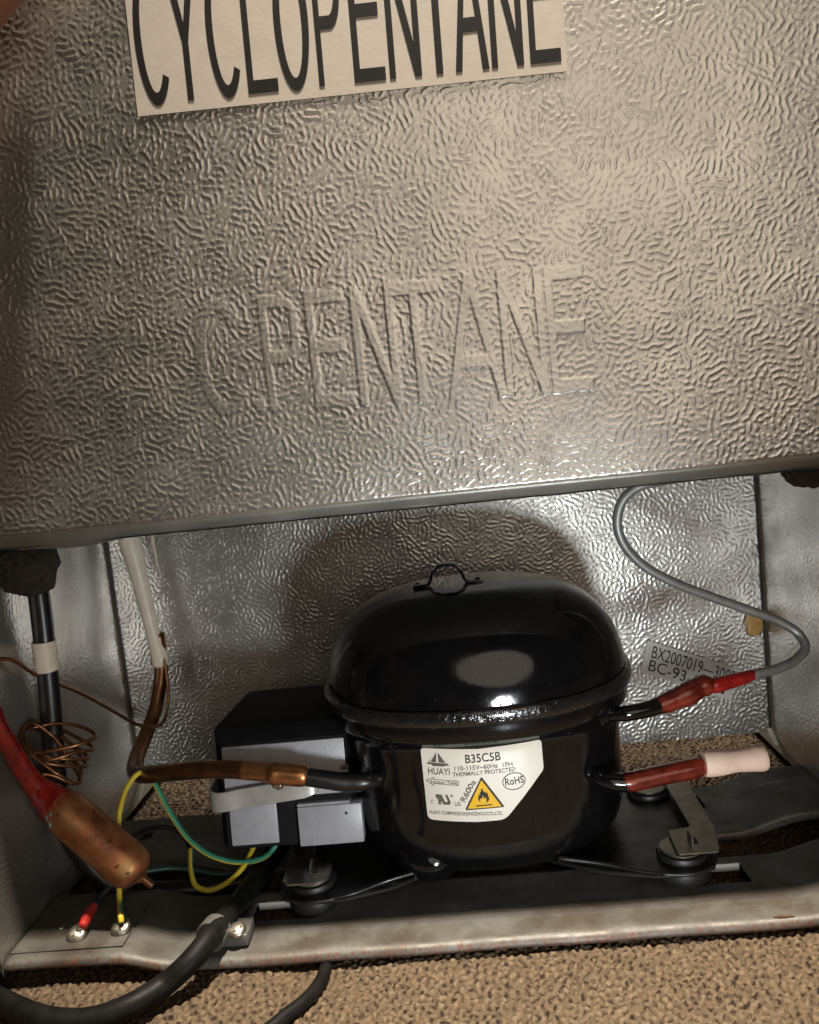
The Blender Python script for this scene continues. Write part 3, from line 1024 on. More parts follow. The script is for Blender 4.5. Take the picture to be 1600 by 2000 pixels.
# beads of oil along the lower front of the lid
def droplets():
    rd = random.Random(3)
    bm = bmesh.new()
    for _ in range(150):
        a = -PI / 2 + rd.gauss(-0.05, 0.55)
        h = abs(rd.gauss(0, 0.085)) + 0.02
        q = PI / 2 * min(h, 0.4)
        rr = math.cos(q) ** 0.58
        x, y = ring_pt(R1 * rr, R2 * rr, a)
        z = zb + (zt_ - zb) * math.sin(q) ** 0.95
        r = rd.uniform(0.00018, 0.00055)
        m = Matrix.Translation((x, y, z)) @ Matrix.Diagonal((r, r, r * 0.9, 1))
        bmesh.ops.create_icosphere(bm, subdivisions=1, radius=1.0, matrix=m)
    o = bm_obj('oil_beads', bm, M['enamel'], comp, angle=180)
    tag(o, kind='stuff')


droplets()
# lifting bracket: bent strap with two welded feet
def ribbon(name, pts, hw, th, material, parent, wdir=(0, 1, 0), res=6):
    """flat strap along a path of (x,y,z); hw half width along wdir"""
    P = [np.array(p[:3], float) for p in catmull(pts, res)]
    w = np.array(wdir, float)
    V, Fc = [], []
    n = len(P)
    for i in range(n):
        t = P[min(i + 1, n - 1)] - P[max(i - 1, 0)]
        nn = np.cross(t, w); nn /= np.linalg.norm(nn)
        h = hw(i / (n - 1)) if callable(hw) else hw
        for a, b in ((-1, -1), (1, -1), (1, 1), (-1, 1)):
            V.append(P[i] + w * a * h + nn * b * th / 2)
    for i in range(n - 1):
        for k in range(4):
            k2 = (k + 1) % 4
            Fc.append((i * 4 + k, i * 4 + k2, (i + 1) * 4 + k2, (i + 1) * 4 + k))
    Fc += [(3, 2, 1, 0), tuple((n - 1) * 4 + k for k in range(4))]
    o = mesh_obj(name, V, Fc, material, parent, angle=40)
    b = o.modifiers.new('Bevel', 'BEVEL'); b.width = min(th * 0.3, 0.0005); b.segments = 2; b.limit_method = 'ANGLE'
    return o


bz = zt_ + 0.0010
br = ribbon('lifting_bracket', [(0.2130, 0.092, bz - 0.0006), (0.2185, 0.092, bz), (0.2222, 0.092, bz + 0.0004), (0.2236, 0.092, bz + 0.0030), (0.2246, 0.092, bz + 0.0066), (0.2264, 0.092, bz + 0.0078), (0.2284, 0.092, bz + 0.0100),
                            (0.2330, 0.092, bz + 0.0104), (0.2372, 0.092, bz + 0.0098), (0.2392, 0.092, bz + 0.0075), (0.2408, 0.092, bz + 0.0058), (0.2417, 0.092, bz + 0.0028), (0.2432, 0.092, bz + 0.0003), (0.2470, 0.092, bz - 0.0002), (0.2525, 0.092, bz - 0.0010)],
            0.0046, 0.0015, M['enamel'], comp, res=2)
for x in (0.2158, 0.2496):
    lathe('weld_dimple', (x, 0.093, bz - 0.0002), (0, 0, 1), [(-0.001, 0.0016), (0.0010, 0.0014), (0.0013, 0.0004)], M['enamel'], br, 12)
# front foot bump under the bowl
blob('foot_bump', (0.2090, 0.0560, -0.1955), (0.0190, 0.0200, 0.0140), M['enamel'], comp, 4, 0.05, 1.2, 4)

# mounting wings, one each side
def wing(sx):
    gx = CX + sx * 0.0955
    pts = []
    r = 0.0172
    for gy, a0, a1 in ((0.0415, -PI / 2, 0.0), (0.1120, 0.0, PI / 2)):
        for k in range(9):
            a = a0 + (a1 - a0) * k / 8
            pts.append((gx + sx * r * math.cos(a), gy + r * math.sin(a)))
    pts += [(gx - sx * 0.030, 0.134), (CX + sx * 0.020, 0.115), (CX + sx * 0.020, 0.052), (gx - sx * 0.044, 0.0330), (gx - sx * 0.017, 0.0250)]
    if sx < 0:
        pts = pts[::-1]
    o = plate('mounting_wing', pts, -0.2030, -0.2008, M['enamel_dull'], comp, bev=0.0006)
    # rolled stiffening ribs on the wing
    tube('wing_rib', [(gx - sx * 0.062, 0.0415, -0.1975), (gx - sx * 0.040, 0.0372, -0.2000), (gx - sx * 0.020, 0.0285, -0.2012), (gx, 0.0245, -0.2014), (gx + sx * 0.0125, 0.0290, -0.2014)],
         [0.0014, 0.0013, 0.0012, 0.0011, 0.0010], M['enamel_dull'], o, seg=10)
    return o


wing(1)
wing(-1)
for sx in (-1, 1):
    for gy in (0.0415, 0.1120):
        c = (CX + sx * 0.0955, gy, -0.2125)
        g = lathe('rubber_mount', c, (0, 0, 1), [(0.0006, 0.0118), (0.0014, 0.0130), (0.0040, 0.0136), (0.0075, 0.0134), (0.0093, 0.0126), (0.0095, 0.0105), (0.0118, 0.0105), (0.0120, 0.0122), (0.0134, 0.0126), (0.0150, 0.0118), (0.0156, 0.0080)], M['rubber'], comp, 40, 50)
        lathe('washer', (c[0], c[1], -0.1968), (0, 0, 1), [(0, 0.0105), (0.0009, 0.0105), (0.0010, 0.004)], M['zinc'], g, 32)

# tube ports: welded cups
def port(c, axis, r=0.0068):
    return lathe('port_collar', c, axis, [(-0.010, r * 1.25), (0.0005, r * 1.25), (0.0016, r * 1.10), (0.0020, r * 0.92), (0.0030, r * 0.88), (0.0036, r * 0.72)], M['enamel'], comp, 28)


# ---- relay box clipped to the left end
bx = bmesh.new()
# cover with a chamfered front: back outline, shoulder outline, face
def loft_rects(bm, rects):
    rings = []
    for (xa, xb, za, zb2, y) in rects:
        rings.append([bm.verts.new(p) for p in ((xa, y, za), (xb, y, za), (xb, y, zb2), (xa, y, zb2))])
    for a, b in zip(rings, rings[1:]):
        for k in range(4):
            bm.faces.new((a[k], a[(k + 1) % 4], b[(k + 1) % 4], b[k]))
    bm.faces.new(rings[0]); bm.faces.new(rings[-1][::-1])
    return rings


loft_rects(bx, [(0.0990, 0.172, -0.186, -0.1250, 0.130), (0.0955, 0.172, -0.187, -0.1236, 0.0655), (0.0958, 0.172, -0.187, -0.1250, 0.0625), (0.1006, 0.1695, -0.1868, -0.1312, 0.0560)])
bmesh.ops.bevel(bx, geom=list(bx.edges), offset=0.0007, segments=2, affect='EDGES')
relay = bm_obj('relay_cover', bx, M['plastic'], comp, angle=30)
tag(relay, 'black plastic relay cover on the left end of the compressor')
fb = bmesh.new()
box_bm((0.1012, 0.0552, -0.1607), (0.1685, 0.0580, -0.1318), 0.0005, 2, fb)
bm_obj('cover_face', fb, M['plastic_glare'], relay, angle=30)
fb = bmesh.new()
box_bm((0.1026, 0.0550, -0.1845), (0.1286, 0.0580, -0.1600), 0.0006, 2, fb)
bm_obj('cover_face', fb, M['plastic_glare'], relay, angle=30)
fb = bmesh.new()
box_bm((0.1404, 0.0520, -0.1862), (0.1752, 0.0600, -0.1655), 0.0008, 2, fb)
tk = bm_obj('terminal_block', fb, M['plastic_glare'], relay, angle=30)
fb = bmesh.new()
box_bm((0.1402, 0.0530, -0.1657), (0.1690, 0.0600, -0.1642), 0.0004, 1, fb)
bm_obj('block_ledge', fb, M['plastic_glare'], tk, angle=30)
fb = bmesh.new()
box_bm((0.1288, 0.0565, -0.1866), (0.1402, 0.0600, -0.1600), 0.0004, 1, fb)
bm_obj('block_gap', fb, M['plastic'], relay, angle=30)
lathe('block_pin', (0.1668, 0.0522, -0.1702), (0, -1, 0), [(-0.001, 0.0009), (0.0003, 0.0008), (0.0004, 0.0002)], M['screw_slot'], relay, 10)
lathe('terminal_stud', (0.1690, 0.0545, -0.1475), (1, -0.2, 0), [(-0.003, 0.0014), (0.0002, 0.0020), (0.0014, 0.0020), (0.0018, 0.0008)], M['screw'], relay, 14)
# spring strap around the cover
st = ribbon('spring_strap', [(0.1010, 0.118, -0.1570), (0.0945, 0.090, -0.1572), (0.0922, 0.0660, -0.1578), (0.0928, 0.0555, -0.1585), (0.0975, 0.0518, -0.1592), (0.112, 0.0518, -0.1580), (0.130, 0.0518, -0.1566), (0.1440, 0.0520, -0.1556), (0.1500, 0.0528, -0.1552), (0.1535, 0.0560, -0.1552)],
            lambda t: 0.0052 if t < 0.80 else 0.0052 - 0.0022 * (t - 0.80) / 0.2, 0.0010, M['strap'], comp, (0, 0, 1))
tag(st, 'bright bent steel band across the relay cover')

# the whole cover leans back a little so its face catches the torch glare
for o in [relay, st] + [c for c in relay.children_recursive]:
    for v in o.data.vertices:
        v.co.y += (v.co.z + 0.187) * 0.14
# ---- nameplate, laid on the curved shell front
def LB(cx, cy):
    """sheet coordinates of the printed plate -> (x, z)"""
    return (0.2114 + 4.073e-5 * cx - 4.445e-6 * (cy - 92), -0.1306 - 3.594e-6 * cx - 4.302e-5 * (cy - 92))


def on_shell(V, lift):
    out = []
    for cx, cy in V:
        x, z = LB(cx, cy)
        out.append((x, shell_front(x, z) - lift, z))
    return out


def flat_poly(name, poly, material, parent, lift, maxlen=60, holes=()):
    bm = bmesh.new()
    es = []
    for ring in (poly, *holes):
        vs = [bm.verts.new((x, y, 0)) for x, y in ring]
        es += [bm.edges.new((vs[i], vs[(i + 1) % len(vs)])) for i in range(len(vs))]
    bmesh.ops.triangle_fill(bm, use_beauty=True, edges=es)
    for _ in range(6):
        e2 = [e for e in bm.edges if e.calc_length() > maxlen]
        if not e2: break
        bmesh.ops.subdivide_edges(bm, edges=e2, cuts=1)
        bmesh.ops.triangulate(bm, faces=bm.faces)
    bm.verts.index_update()
    V = [tuple(v.co[:2]) for v in bm.verts]
    Fc = []
    for f in bm.faces:
        idx = [v.index for v in f.verts]
        a, b, c = (np.array(V[i]) for i in idx[:3])
        # image axis cy points down: keep the normals toward -Y
        cr = (b - a)[0] * (c - a)[1] - (b - a)[1] * (c - a)[0]
        Fc.append(tuple(idx) if cr < 0 else tuple(idx[::-1]))
    bm.free()
    return mesh_obj(name, on_shell(V, lift), Fc, material, parent)


def label_text(body, p0, p1, h, material, parent, lift=0.00028, skew=0.0, mirror=False, bold=0.012):
    """text whose baseline runs p0 -> p1, height h (sheet units)"""
    v_, f_, _ = text_mesh(body, bold)
    if mirror:
        v_ = v_.copy(); v_[:, 0] = 1 - v_[:, 0]
        f_ = [f[::-1] for f in f_]
    d = np.array(p1, float) - np.array(p0, float)
    L_ = np.linalg.norm(d); d /= L_
    up = np.array([d[1], -d[0]])
    V = [np.array(p0) + d * (x * L_ + skew * (y) * h) + up * y * h for x, y in v_]
    return mesh_obj('lettering', on_shell(V, lift), f_, material, parent, smooth=False)


outline = round_poly([(0, 50), (700, 40), (1475, -55), (1515, 320), (1290, 610), (1050, 905), (700, 935), (95, 948)], [60, 1, 60, 45, 1, 80, 1, 75], 6)
name_pl = flat_poly('nameplate', outline, M['plate'], comp, 0.00012, 90)
tag(name_pl, 'cream foil nameplate with a yellow flame triangle')
INK, GREY = M['plate_ink'], M['plate_grey']
label_text('B35C5B', (556, 222), (984, 180), 105, INK, name_pl)
label_text('110-115V~60Hz  1PH', (425, 318), (1130, 256), 55, GREY, name_pl)
label_text('THERMALLY PROTECTED', (402, 390), (1165, 318), 52, GREY, name_pl)
label_text('HUAYI', (98, 380), (365, 372), 80, GREY, name_pl)
label_text('Suction Tube', (128, 486), (455, 484), 34, GREY, name_pl)
label_text('C', (128, 742), (162, 742), 46, GREY, name_pl)
label_text('US', (428, 748), (502, 744), 50, GREY, name_pl)
label_text('R', (228, 745), (318, 742), 125, GREY, name_pl, mirror=True, skew=-0.6, bold=0.06)
label_text('U', (290, 742), (395, 740), 122, GREY, name_pl, skew=-0.45, bold=0.06)
label_text('R', (382, 640), (398, 640), 22, GREY, name_pl)
label_text('R600a', (552, 702), (690, 445), 74, GREY, name_pl)
label_text('RoHS', (1046, 494), (1272, 462), 88, INK, name_pl)
label_text('HUAYI COMPRESSOR(JINGZHOU)CO.,LTD.', (112, 886), (1018, 858), 56, GREY, name_pl)


def ell(cx, cy, rx, ry, tilt, n=40):
    return [(cx + rx * math.cos(t) * math.cos(tilt) - ry * math.sin(t) * math.sin(tilt), cy + rx * math.cos(t) * math.sin(tilt) + ry * math.sin(t) * math.cos(tilt)) for t in [2 * PI * k / n for k in range(n)]]


flat_poly('oval_border', ell(1148, 440, 142, 106, -0.12), INK, name_pl, 0.00028, 60, [ell(1148, 440, 132, 96, -0.12)])
flat_poly('registered_ring', ell(391, 628, 17, 17, 0, 20), GREY, name_pl, 0.00026, 60, [ell(391, 628, 13, 13, 0, 20)])
tri = [(750, 378), (1040, 748), (552, 795)]
flat_poly('warning_border', round_poly(tri, 26, 4), INK, name_pl, 0.00026, 60)
wy = flat_poly('warning_triangle', round_poly([(750, 418), (1000, 738), (585, 775)], 8, 3), M['plate_yellow'], name_pl, 0.00042, 60)
flame = [(758, 700), (728, 680), (712, 645), (720, 610), (716, 596), (736, 604), (732, 575), (748, 556), (744, 535), (764, 518), (766, 545), (782, 556), (790, 570), (800, 552), (806, 584), (818, 566), (832, 590), (836, 622), (850, 634), (838, 672), (800, 706), (818, 680), (812, 645), (800, 622), (796, 650), (780, 628), (772, 600), (764, 632), (750, 652), (746, 632), (732, 660), (740, 686)]
flat_poly('flame_symbol', flame, INK, name_pl, 0.00058, 60)
flat_poly('flame_bar', [(690, 728), (884, 710), (884, 722), (690, 742)], INK, name_pl, 0.00058, 60)
flat_poly('arrow_outline', [(66, 462), (170, 410), (168, 436), (474, 440), (476, 498), (172, 494), (176, 522)], GREY, name_pl, 0.00026, 60,
          [[(82, 462), (162, 423), (160, 443), (467, 447), (468, 491), (165, 487), (168, 508)]])
flat_poly('maker_logo', [(196, 100), (198, 226), (128, 228)], GREY, name_pl, 0.00028, 60)
flat_poly('maker_logo', [(214, 100), (310, 226), (226, 226)], GREY, name_pl, 0.00028, 60)
flat_poly('maker_logo', [(82, 256), (136, 178), (108, 236), (326, 232), (286, 190), (360, 258), (300, 262), (296, 272), (150, 274), (146, 258)], GREY, name_pl, 0.00027, 60)

# ---- process tube with red lacquer and pale cap (right), a part of the compressor
def P3(*a): return a


port((0.2958, 0.0515, -0.1562), (0.75, -0.66, 0.0))
pt = tube('process_tube', [(0.2915, 0.0560, -0.1562), (0.2975, 0.0500, -0.1570), (0.3042, 0.0440, -0.1589), (0.3134, 0.0425, -0.1603), (0.3208, 0.0430, -0.1598)], [0.0044, 0.0044, 0.0046, 0.0048, 0.0048], M['enamel'], comp, seg=20)
tube('lacquered_sleeve', [(0.3108, 0.0425, -0.1601), (0.3150, 0.0426, -0.1602), (0.3221, 0.0432, -0.1595), (0.3342, 0.0445, -0.1584), (0.3476, 0.0460, -0.1575), (0.3519, 0.0465, -0.1570)], [0.0045, 0.0050, 0.0051, 0.0051, 0.0052, 0.0049], M['red_dark'], pt, seg=20)
tube('lacquered_neck', [(0.3509, 0.0464, -0.1571), (0.3535, 0.0467, -0.1569), (0.3568, 0.0470, -0.1565)], [0.0043, 0.0044, 0.0044], M['red'], pt, seg=20)
cp_ = tube('rubber_cap', [(0.3539, 0.0468, -0.1556), (0.3571, 0.0470, -0.1557), (0.3638, 0.0478, -0.1561), (0.3704, 0.0484, -0.1561), (0.3785, 0.0492, -0.1563), (0.3841, 0.0498, -0.1565), (0.3857, 0.0500, -0.1565)], [0.0064, 0.0068, 0.0064, 0.0058, 0.0062, 0.0066, 0.0062], M['cap'], pt, seg=24, round_ends=False)
cp_.data.set_sharp_from_angle(angle=math.radians(70))
tag(cp_, 'pale pink rubber cap on the process tube')

# ================================================================== pipes
# suction line
suction = thing('suction_pipe', (0.0334, 0.1050, -0.1583), 'dark copper suction pipe with a white sleeve running up the back wall', 'pipe')
port((0.1895, 0.0530, -0.1508), (-0.72, -0.69, 0.0))
tube('black_stub', [(0.1945, 0.0580, -0.1508), (0.1880, 0.0510, -0.1506), (0.1808, 0.0450, -0.1493), (0.1715, 0.0440, -0.1486), (0.1611, 0.0435, -0.1461), (0.1485, 0.0435, -0.1431)], [0.0042, 0.0042, 0.0047, 0.0050, 0.0049, 0.0048], M['sleeve_black'], suction, seg=20)
tube('brazed_socket', [(0.1496, 0.0435, -0.1432), (0.1480, 0.0435, -0.1428), (0.1374, 0.0436, -0.1411), (0.1329, 0.0438, -0.1405), (0.1310, 0.0440, -0.1401)], [0.0054, 0.0057, 0.0057, 0.0059, 0.0051], M['copper'], suction, seg=20)
blob('braze_drip', (0.1356, 0.0430, -0.1457), (0.0036, 0.0028, 0.0028), M['silver'], suction, 8, 0.4, 2, 3)
tube('heated_length', [(0.1320, 0.0440, -0.1402), (0.1238, 0.0450, -0.1391), (0.1171, 0.0460, -0.1384)], [0.0049, 0.0049, 0.0048], M['copper'], suction, seg=18)
tube('copper_pipe', [(0.1188, 0.0458, -0.1385), (0.1068, 0.0480, -0.1379), (0.0917, 0.0520, -0.1386), (0.0754, 0.0580, -0.1410), (0.0598, 0.0680, -0.1453), (0.0463, 0.0830, -0.1509), (0.0347, 0.1020, -0.1555), (0.0283, 0.1220, -0.1554), (0.0273, 0.1400, -0.1498), (0.0295, 0.1560, -0.1387), (0.0322, 0.1640, -0.1240), (0.0349, 0.1660, -0.1071), (0.0352, 0.1670, -0.0898)],
     [0.0047, 0.0047, 0.0047, 0.0047, 0.0048, 0.0050, 0.0050, 0.0048, 0.0046, 0.0045, 0.0044, 0.0044, 0.0044], M['copper_dark'], suction, seg=20)
tube('white_sleeve', [(0.0343, 0.1650, -0.1089), (0.0345, 0.1650, -0.1050), (0.0323, 0.1655, -0.0891), (0.0301, 0.1655, -0.0679), (0.0276, 0.1655, -0.0433), (0.0257, 0.1655, -0.0276), (0.0241, 0.1655, -0.0120)], [0.0056, 0.0056, 0.0048, 0.0050, 0.0060, 0.0070, 0.0072], M['white_sleeve'], suction, seg=18, wob=0.02)
slv = mesh_obj('sleeve_sliver', [(0.0398, 0.1660, -0.0171), (0.0422, 0.1660, -0.0173), (0.0415, 0.1660, -0.0275), (0.0420, 0.1660, -0.0413), (0.0436, 0.1660, -0.0546), (0.0410, 0.1660, -0.0412), (0.0398, 0.1660, -0.0273)],
               [(0, 1, 2, 6), (6, 2, 3, 5), (5, 3, 4)], M['white_sleeve'], suction, smooth=False)
sd = slv.modifiers.new('Solidify', 'SOLIDIFY'); sd.thickness = 0.0005

# thin capillary tube
cap_pts = [(0.0359, 0.1650, -0.0970), (0.0389, 0.1610, -0.1081), (0.0404, 0.1570, -0.1224), (0.0399, 0.1520, -0.1364), (0.0387, 0.1440, -0.1427), (0.0348, 0.1360, -0.1424), (0.0286, 0.1280, -0.1367), (0.0226, 0.1100, -0.1206), (0.0152, 0.0900, -0.1025), (0.0090, 0.0700, -0.0878), (0.0061, 0.0560, -0.0779), (0.0043, 0.0470, -0.0696), (0.0021, 0.0420, -0.0663), (-0.0016, 0.0370, -0.0658), (-0.0056, 0.0330, -0.0745), (-0.0062, 0.0340, -0.0910), (-0.0018, 0.0420, -0.1040),
           (0.0012, 0.0560, -0.1089), (0.0125, 0.0620, -0.1096), (0.0264, 0.0620, -0.1128), (0.0372, 0.0540, -0.1158), (0.0341, 0.0440, -0.1155), (0.0232, 0.0380, -0.1157), (0.0095, 0.0380, -0.1159), (-0.0032, 0.0470, -0.1129), (-0.0040, 0.0580, -0.1080), (0.0042, 0.0660, -0.1124), (0.0169, 0.0640, -0.1216), (0.0302, 0.0560, -0.1281), (0.0274, 0.0440, -0.1234), (0.0172, 0.0380, -0.1188),
           (0.0035, 0.0440, -0.1128), (-0.0008, 0.0560, -0.1070), (0.0061, 0.0680, -0.1127), (0.0206, 0.0660, -0.1197), (0.0338, 0.0560, -0.1233), (0.0293, 0.0440, -0.1201), (0.0189, 0.0370, -0.1202), (0.0053, 0.0420, -0.1150), (-0.0035, 0.0540, -0.1094), (0.0001, 0.0660, -0.1109), (0.0100, 0.0690, -0.1188), (0.0233, 0.0620, -0.1295), (0.0294, 0.0540, -0.1318), (0.0246, 0.0430, -0.1266), (0.0160, 0.0370, -0.1210), (0.0030, 0.0440, -0.1122), (-0.0017, 0.0560, -0.1095), (0.0022, 0.0660, -0.1158), (0.0117, 0.0640, -0.1270), (0.0251, 0.0560, -0.1335), (0.0271, 0.0460, -0.1378), (0.0224, 0.0360, -0.1273), (0.0129, 0.0360, -0.1181), (0.0018, 0.0440, -0.1093), (0.0028, 0.0540, -0.1054), (0.0109, 0.0600, -0.1165), (0.0217, 0.0560, -0.1332), (0.0284, 0.0480, -0.1377), (0.0275, 0.0400, -0.1351), (0.0216, 0.0345, -0.1279), (0.0173, 0.0325, -0.1258)]
capil = tube('capillary_tube', cap_pts, 0.00105, M['capillary'], None, seg=8, res=10)
tag(capil, 'thin coiled copper capillary tube above the filter drier', 'tube')

# filter drier
dr = thing('filter_drier', (0.0597, 0.0300, -0.1863), 'stained copper filter drier cylinder with red lacquered neck', 'filter drier')
A_ = np.array((0.0236, 0.0300, -0.1417)); B_ = np.array((0.0603, 0.0260, -0.1779))
dv = (B_ - A_)
def dpt(t): return tuple(A_ + dv * t)
tube('drier_body', [dpt(-0.02), dpt(0.10), dpt(0.3), dpt(0.6), dpt(0.9), dpt(1.0), dpt(1.06), dpt(1.10)], [0.0092, 0.0108, 0.0112, 0.0112, 0.0112, 0.0104, 0.0078, 0.0034], M['drier'], dr, seg=40, res=8)
tube('drier_neck', [dpt(-0.30), dpt(-0.22), dpt(-0.12), dpt(0.0), dpt(0.05)], [0.0058, 0.0066, 0.0078, 0.0096, 0.0100], M['red'], dr, seg=24, wob=0.03)
tube('red_inlet_tube', [dpt(-0.22), (0.0134, 0.0280, -0.1270), (0.0115, 0.0230, -0.1152), (0.0109, 0.0170, -0.1020), (0.0101, 0.0120, -0.0901), (0.0097, 0.0100, -0.0811)], [0.0056, 0.0052, 0.0047, 0.0045, 0.0044, 0.0044], M['red'], dr, seg=20)
blob('verdigris_crust', (0.0251, 0.0215, -0.1452), (0.0030, 0.0022, 0.0050), M['teal'], dr, 5, 0.5, 2.2, 3)
tube('outlet_stub', [dpt(1.02), dpt(1.10), dpt(1.16), dpt(1.23)], [0.0032, 0.0024, 0.0021, 0.0018], M['copper_dark'], dr, seg=12)

# black tubing with white band
bt = thing('black_tubing', (0.0027, 0.0700, -0.1377), 'vertical black rubber tubing with a white tape band by the left wall', 'tubing')
BT = [(0.0119, 0.0660, -0.0266), (0.0118, 0.0660, -0.0379), (0.0112, 0.0660, -0.0550), (0.0101, 0.0660, -0.0750), (0.0089, 0.0660, -0.0952), (0.0071, 0.0660, -0.1185), (0.0055, 0.0660, -0.1421), (0.0058, 0.0660, -0.1632), (0.0112, 0.0650, -0.1812), (0.0202, 0.0640, -0.1965), (0.0318, 0.0640, -0.2081), (0.0510, 0.0660, -0.2130), (0.0788, 0.0700, -0.2154), (0.1072, 0.0750, -0.2145)]
tube('rubber_tube', BT, 0.0057, M['sleeve_black'], bt, seg=20)
tube('tape_band', [(0.0106, 0.0655, -0.0640), (0.0105, 0.0655, -0.0663), (0.0104, 0.0655, -0.0726), (0.0100, 0.0655, -0.0786), (0.0100, 0.0655, -0.0806)], 0.0063, M['tape'], bt, seg=24, round_ends=False)
# faint white printing along the tubing
for k, ch in enumerate('OIUEAZIXG'):
    f = k / 8
    base = np.array((0.0110, 0.0610, -0.0430)) * (1 - f) + np.array((0.0104, 0.0610, -0.0593)) * f
    v_, f_, _ = text_mesh(ch)
    ds = (np.array((0.0104, 0.0610, -0.0593)) - np.array((0.0110, 0.0610, -0.0430))); ds /= np.linalg.norm(ds)
    up_ = np.cross(ds, np.array([0.35, -0.94, 0])); up_ /= np.linalg.norm(up_)
    mesh_obj('lettering', [base + ds * (x * 0.0011 if ch not in 'I' else x * 0.0003) - up_ * (y * 0.0012) * -1 for x, y in v_], f_, M['faint_print'], bt, smooth=False)

# foam plugs
fp = blob('foam_plug', (0.0148, 0.0520, -0.0188), (0.0165, 0.0150, 0.0165), M['foam'], None, 2, 0.20, 1.5, 5, None, 0.06)
tag(fp, 'lump of dark foam around the top of the black tubing', 'foam')
fp2 = blob('foam_plug', (0.4085, 0.0300, -0.0059), (0.0125, 0.0120, 0.0115), M['foam'], None, 7, 0.16, 1.6, 5, None, 0.06)
tag(fp2, 'lump of grainy dark foam under the right end of the panel', 'foam')
tube('amber_bead', [(0.0155, 0.0400, -0.0067), (0.0219, 0.0390, -0.0083), (0.0277, 0.0400, -0.0077)], [0.0008, 0.0022, 0.0008], M['glue'], fp, seg=10)

# grey discharge tube on the right
dis = thing('discharge_tube', (0.3136, 0.0600, -0.1305), 'thin grey steel tube looping from the compressor up under the panel', 'tube')
port((0.3085, 0.0570, -0.1290), (0.86, -0.5, 0.0), 0.0062)
tube('black_stub', [(0.3035, 0.0600, -0.1290), (0.3090, 0.0555, -0.1288), (0.3187, 0.0520, -0.1275), (0.3287, 0.0530, -0.1268), (0.3396, 0.0560, -0.1255)], [0.0036, 0.0036, 0.0040, 0.0042, 0.0044], M['enamel'], dis, seg=18)
tube('lacquered_joint', [(0.3333, 0.0545, -0.1264), (0.3396, 0.0560, -0.1253), (0.3496, 0.0580, -0.1227), (0.3582, 0.0600, -0.1200), (0.3631, 0.0610, -0.1189), (0.3654, 0.0615, -0.1187)], [0.0044, 0.0051, 0.0058, 0.0057, 0.0052, 0.0032], M['red_dark'], dis, seg=20, wob=0.06)
blob('lacquer_drip', (0.3501, 0.0560, -0.1254), (0.0060, 0.0030, 0.0026), M['red_dark'], dis, 12, 0.4, 2.0, 3)
tube('lacquered_end', [(0.3625, 0.0610, -0.1202), (0.3681, 0.0620, -0.1202), (0.3768, 0.0640, -0.1194), (0.3859, 0.0655, -0.1182), (0.3896, 0.0660, -0.1173)], [0.0034, 0.0041, 0.0037, 0.0032, 0.0024], M['red'], dis, seg=18, wob=0.03)
tube('steel_tube', [(0.3797, 0.0645, -0.1190), (0.3896, 0.0660, -0.1176), (0.4031, 0.0700, -0.1170), (0.4147, 0.0750, -0.1145), (0.4215, 0.0790, -0.1095), (0.4200, 0.0830, -0.1030), (0.4103, 0.0850, -0.0954), (0.3943, 0.0850, -0.0876), (0.3752, 0.0840, -0.0784), (0.3560, 0.0820, -0.0685), (0.3403, 0.0800, -0.0578), (0.3299, 0.0780, -0.0452), (0.3261, 0.0760, -0.0326), (0.3291, 0.0740, -0.0203), (0.3374, 0.0730, -0.0134), (0.3522, 0.0730, -0.0111), (0.3712, 0.0740, -0.0104), (0.3931, 0.0760, -0.0101)],
     0.0026, M['grey_tube'], dis, seg=16, res=10)

# ================================================================== mounting straps
def strap_plate(name, pix_poly, z, label):
    t = plate(name, round_poly(pix_poly, 0.0022, 4), z, z + 0.0013, M['zinc'], None, 0.0003)
    tag(t, label, 'bracket')
    return t


m1 = strap_plate('mounting_strap', [(0.3475, 0.1260), (0.3483, 0.1193), (0.3478, 0.0565), (0.3352, 0.0545), (0.3342, 0.0309), (0.3548, 0.0309), (0.3575, 0.0420), (0.3600, 0.0560), (0.3614, 0.1168), (0.3610, 0.1260)], -0.1952, 'flat zinc strap over the right mounts beside the pale cap')
m2 = strap_plate('mounting_strap', [(0.1320, 0.1260), (0.1322, 0.0732), (0.1335, 0.0330), (0.1360, 0.0300), (0.1530, 0.0300), (0.1575, 0.0340), (0.1578, 0.0470), (0.1530, 0.0490), (0.1465, 0.0560), (0.1450, 0.0732), (0.1448, 0.1260)], -0.1952, 'dark zinc strap under the relay cover with a rounded front tab')
for par, cx_, sl in ((m1, 0.3435, 1), (m2, 0.1475, -1)):
    bmx = bmesh.new()
    box_bm((cx_ - 0.0006, 0.0375, -0.1960), (cx_ + 0.0006, 0.0455, -0.1895), 0.0003, 1, bmx)
    tabo = bm_obj('hook_tab', bmx, M['zinc'], par)
    bmx = bmesh.new()
    box_bm((cx_ + 0.0008, 0.0385, -0.19395), (cx_ + 0.0034, 0.0450, -0.19370), 0, 1, bmx)
    bm_obj('slot_opening', bmx, M['screw_slot'], par)

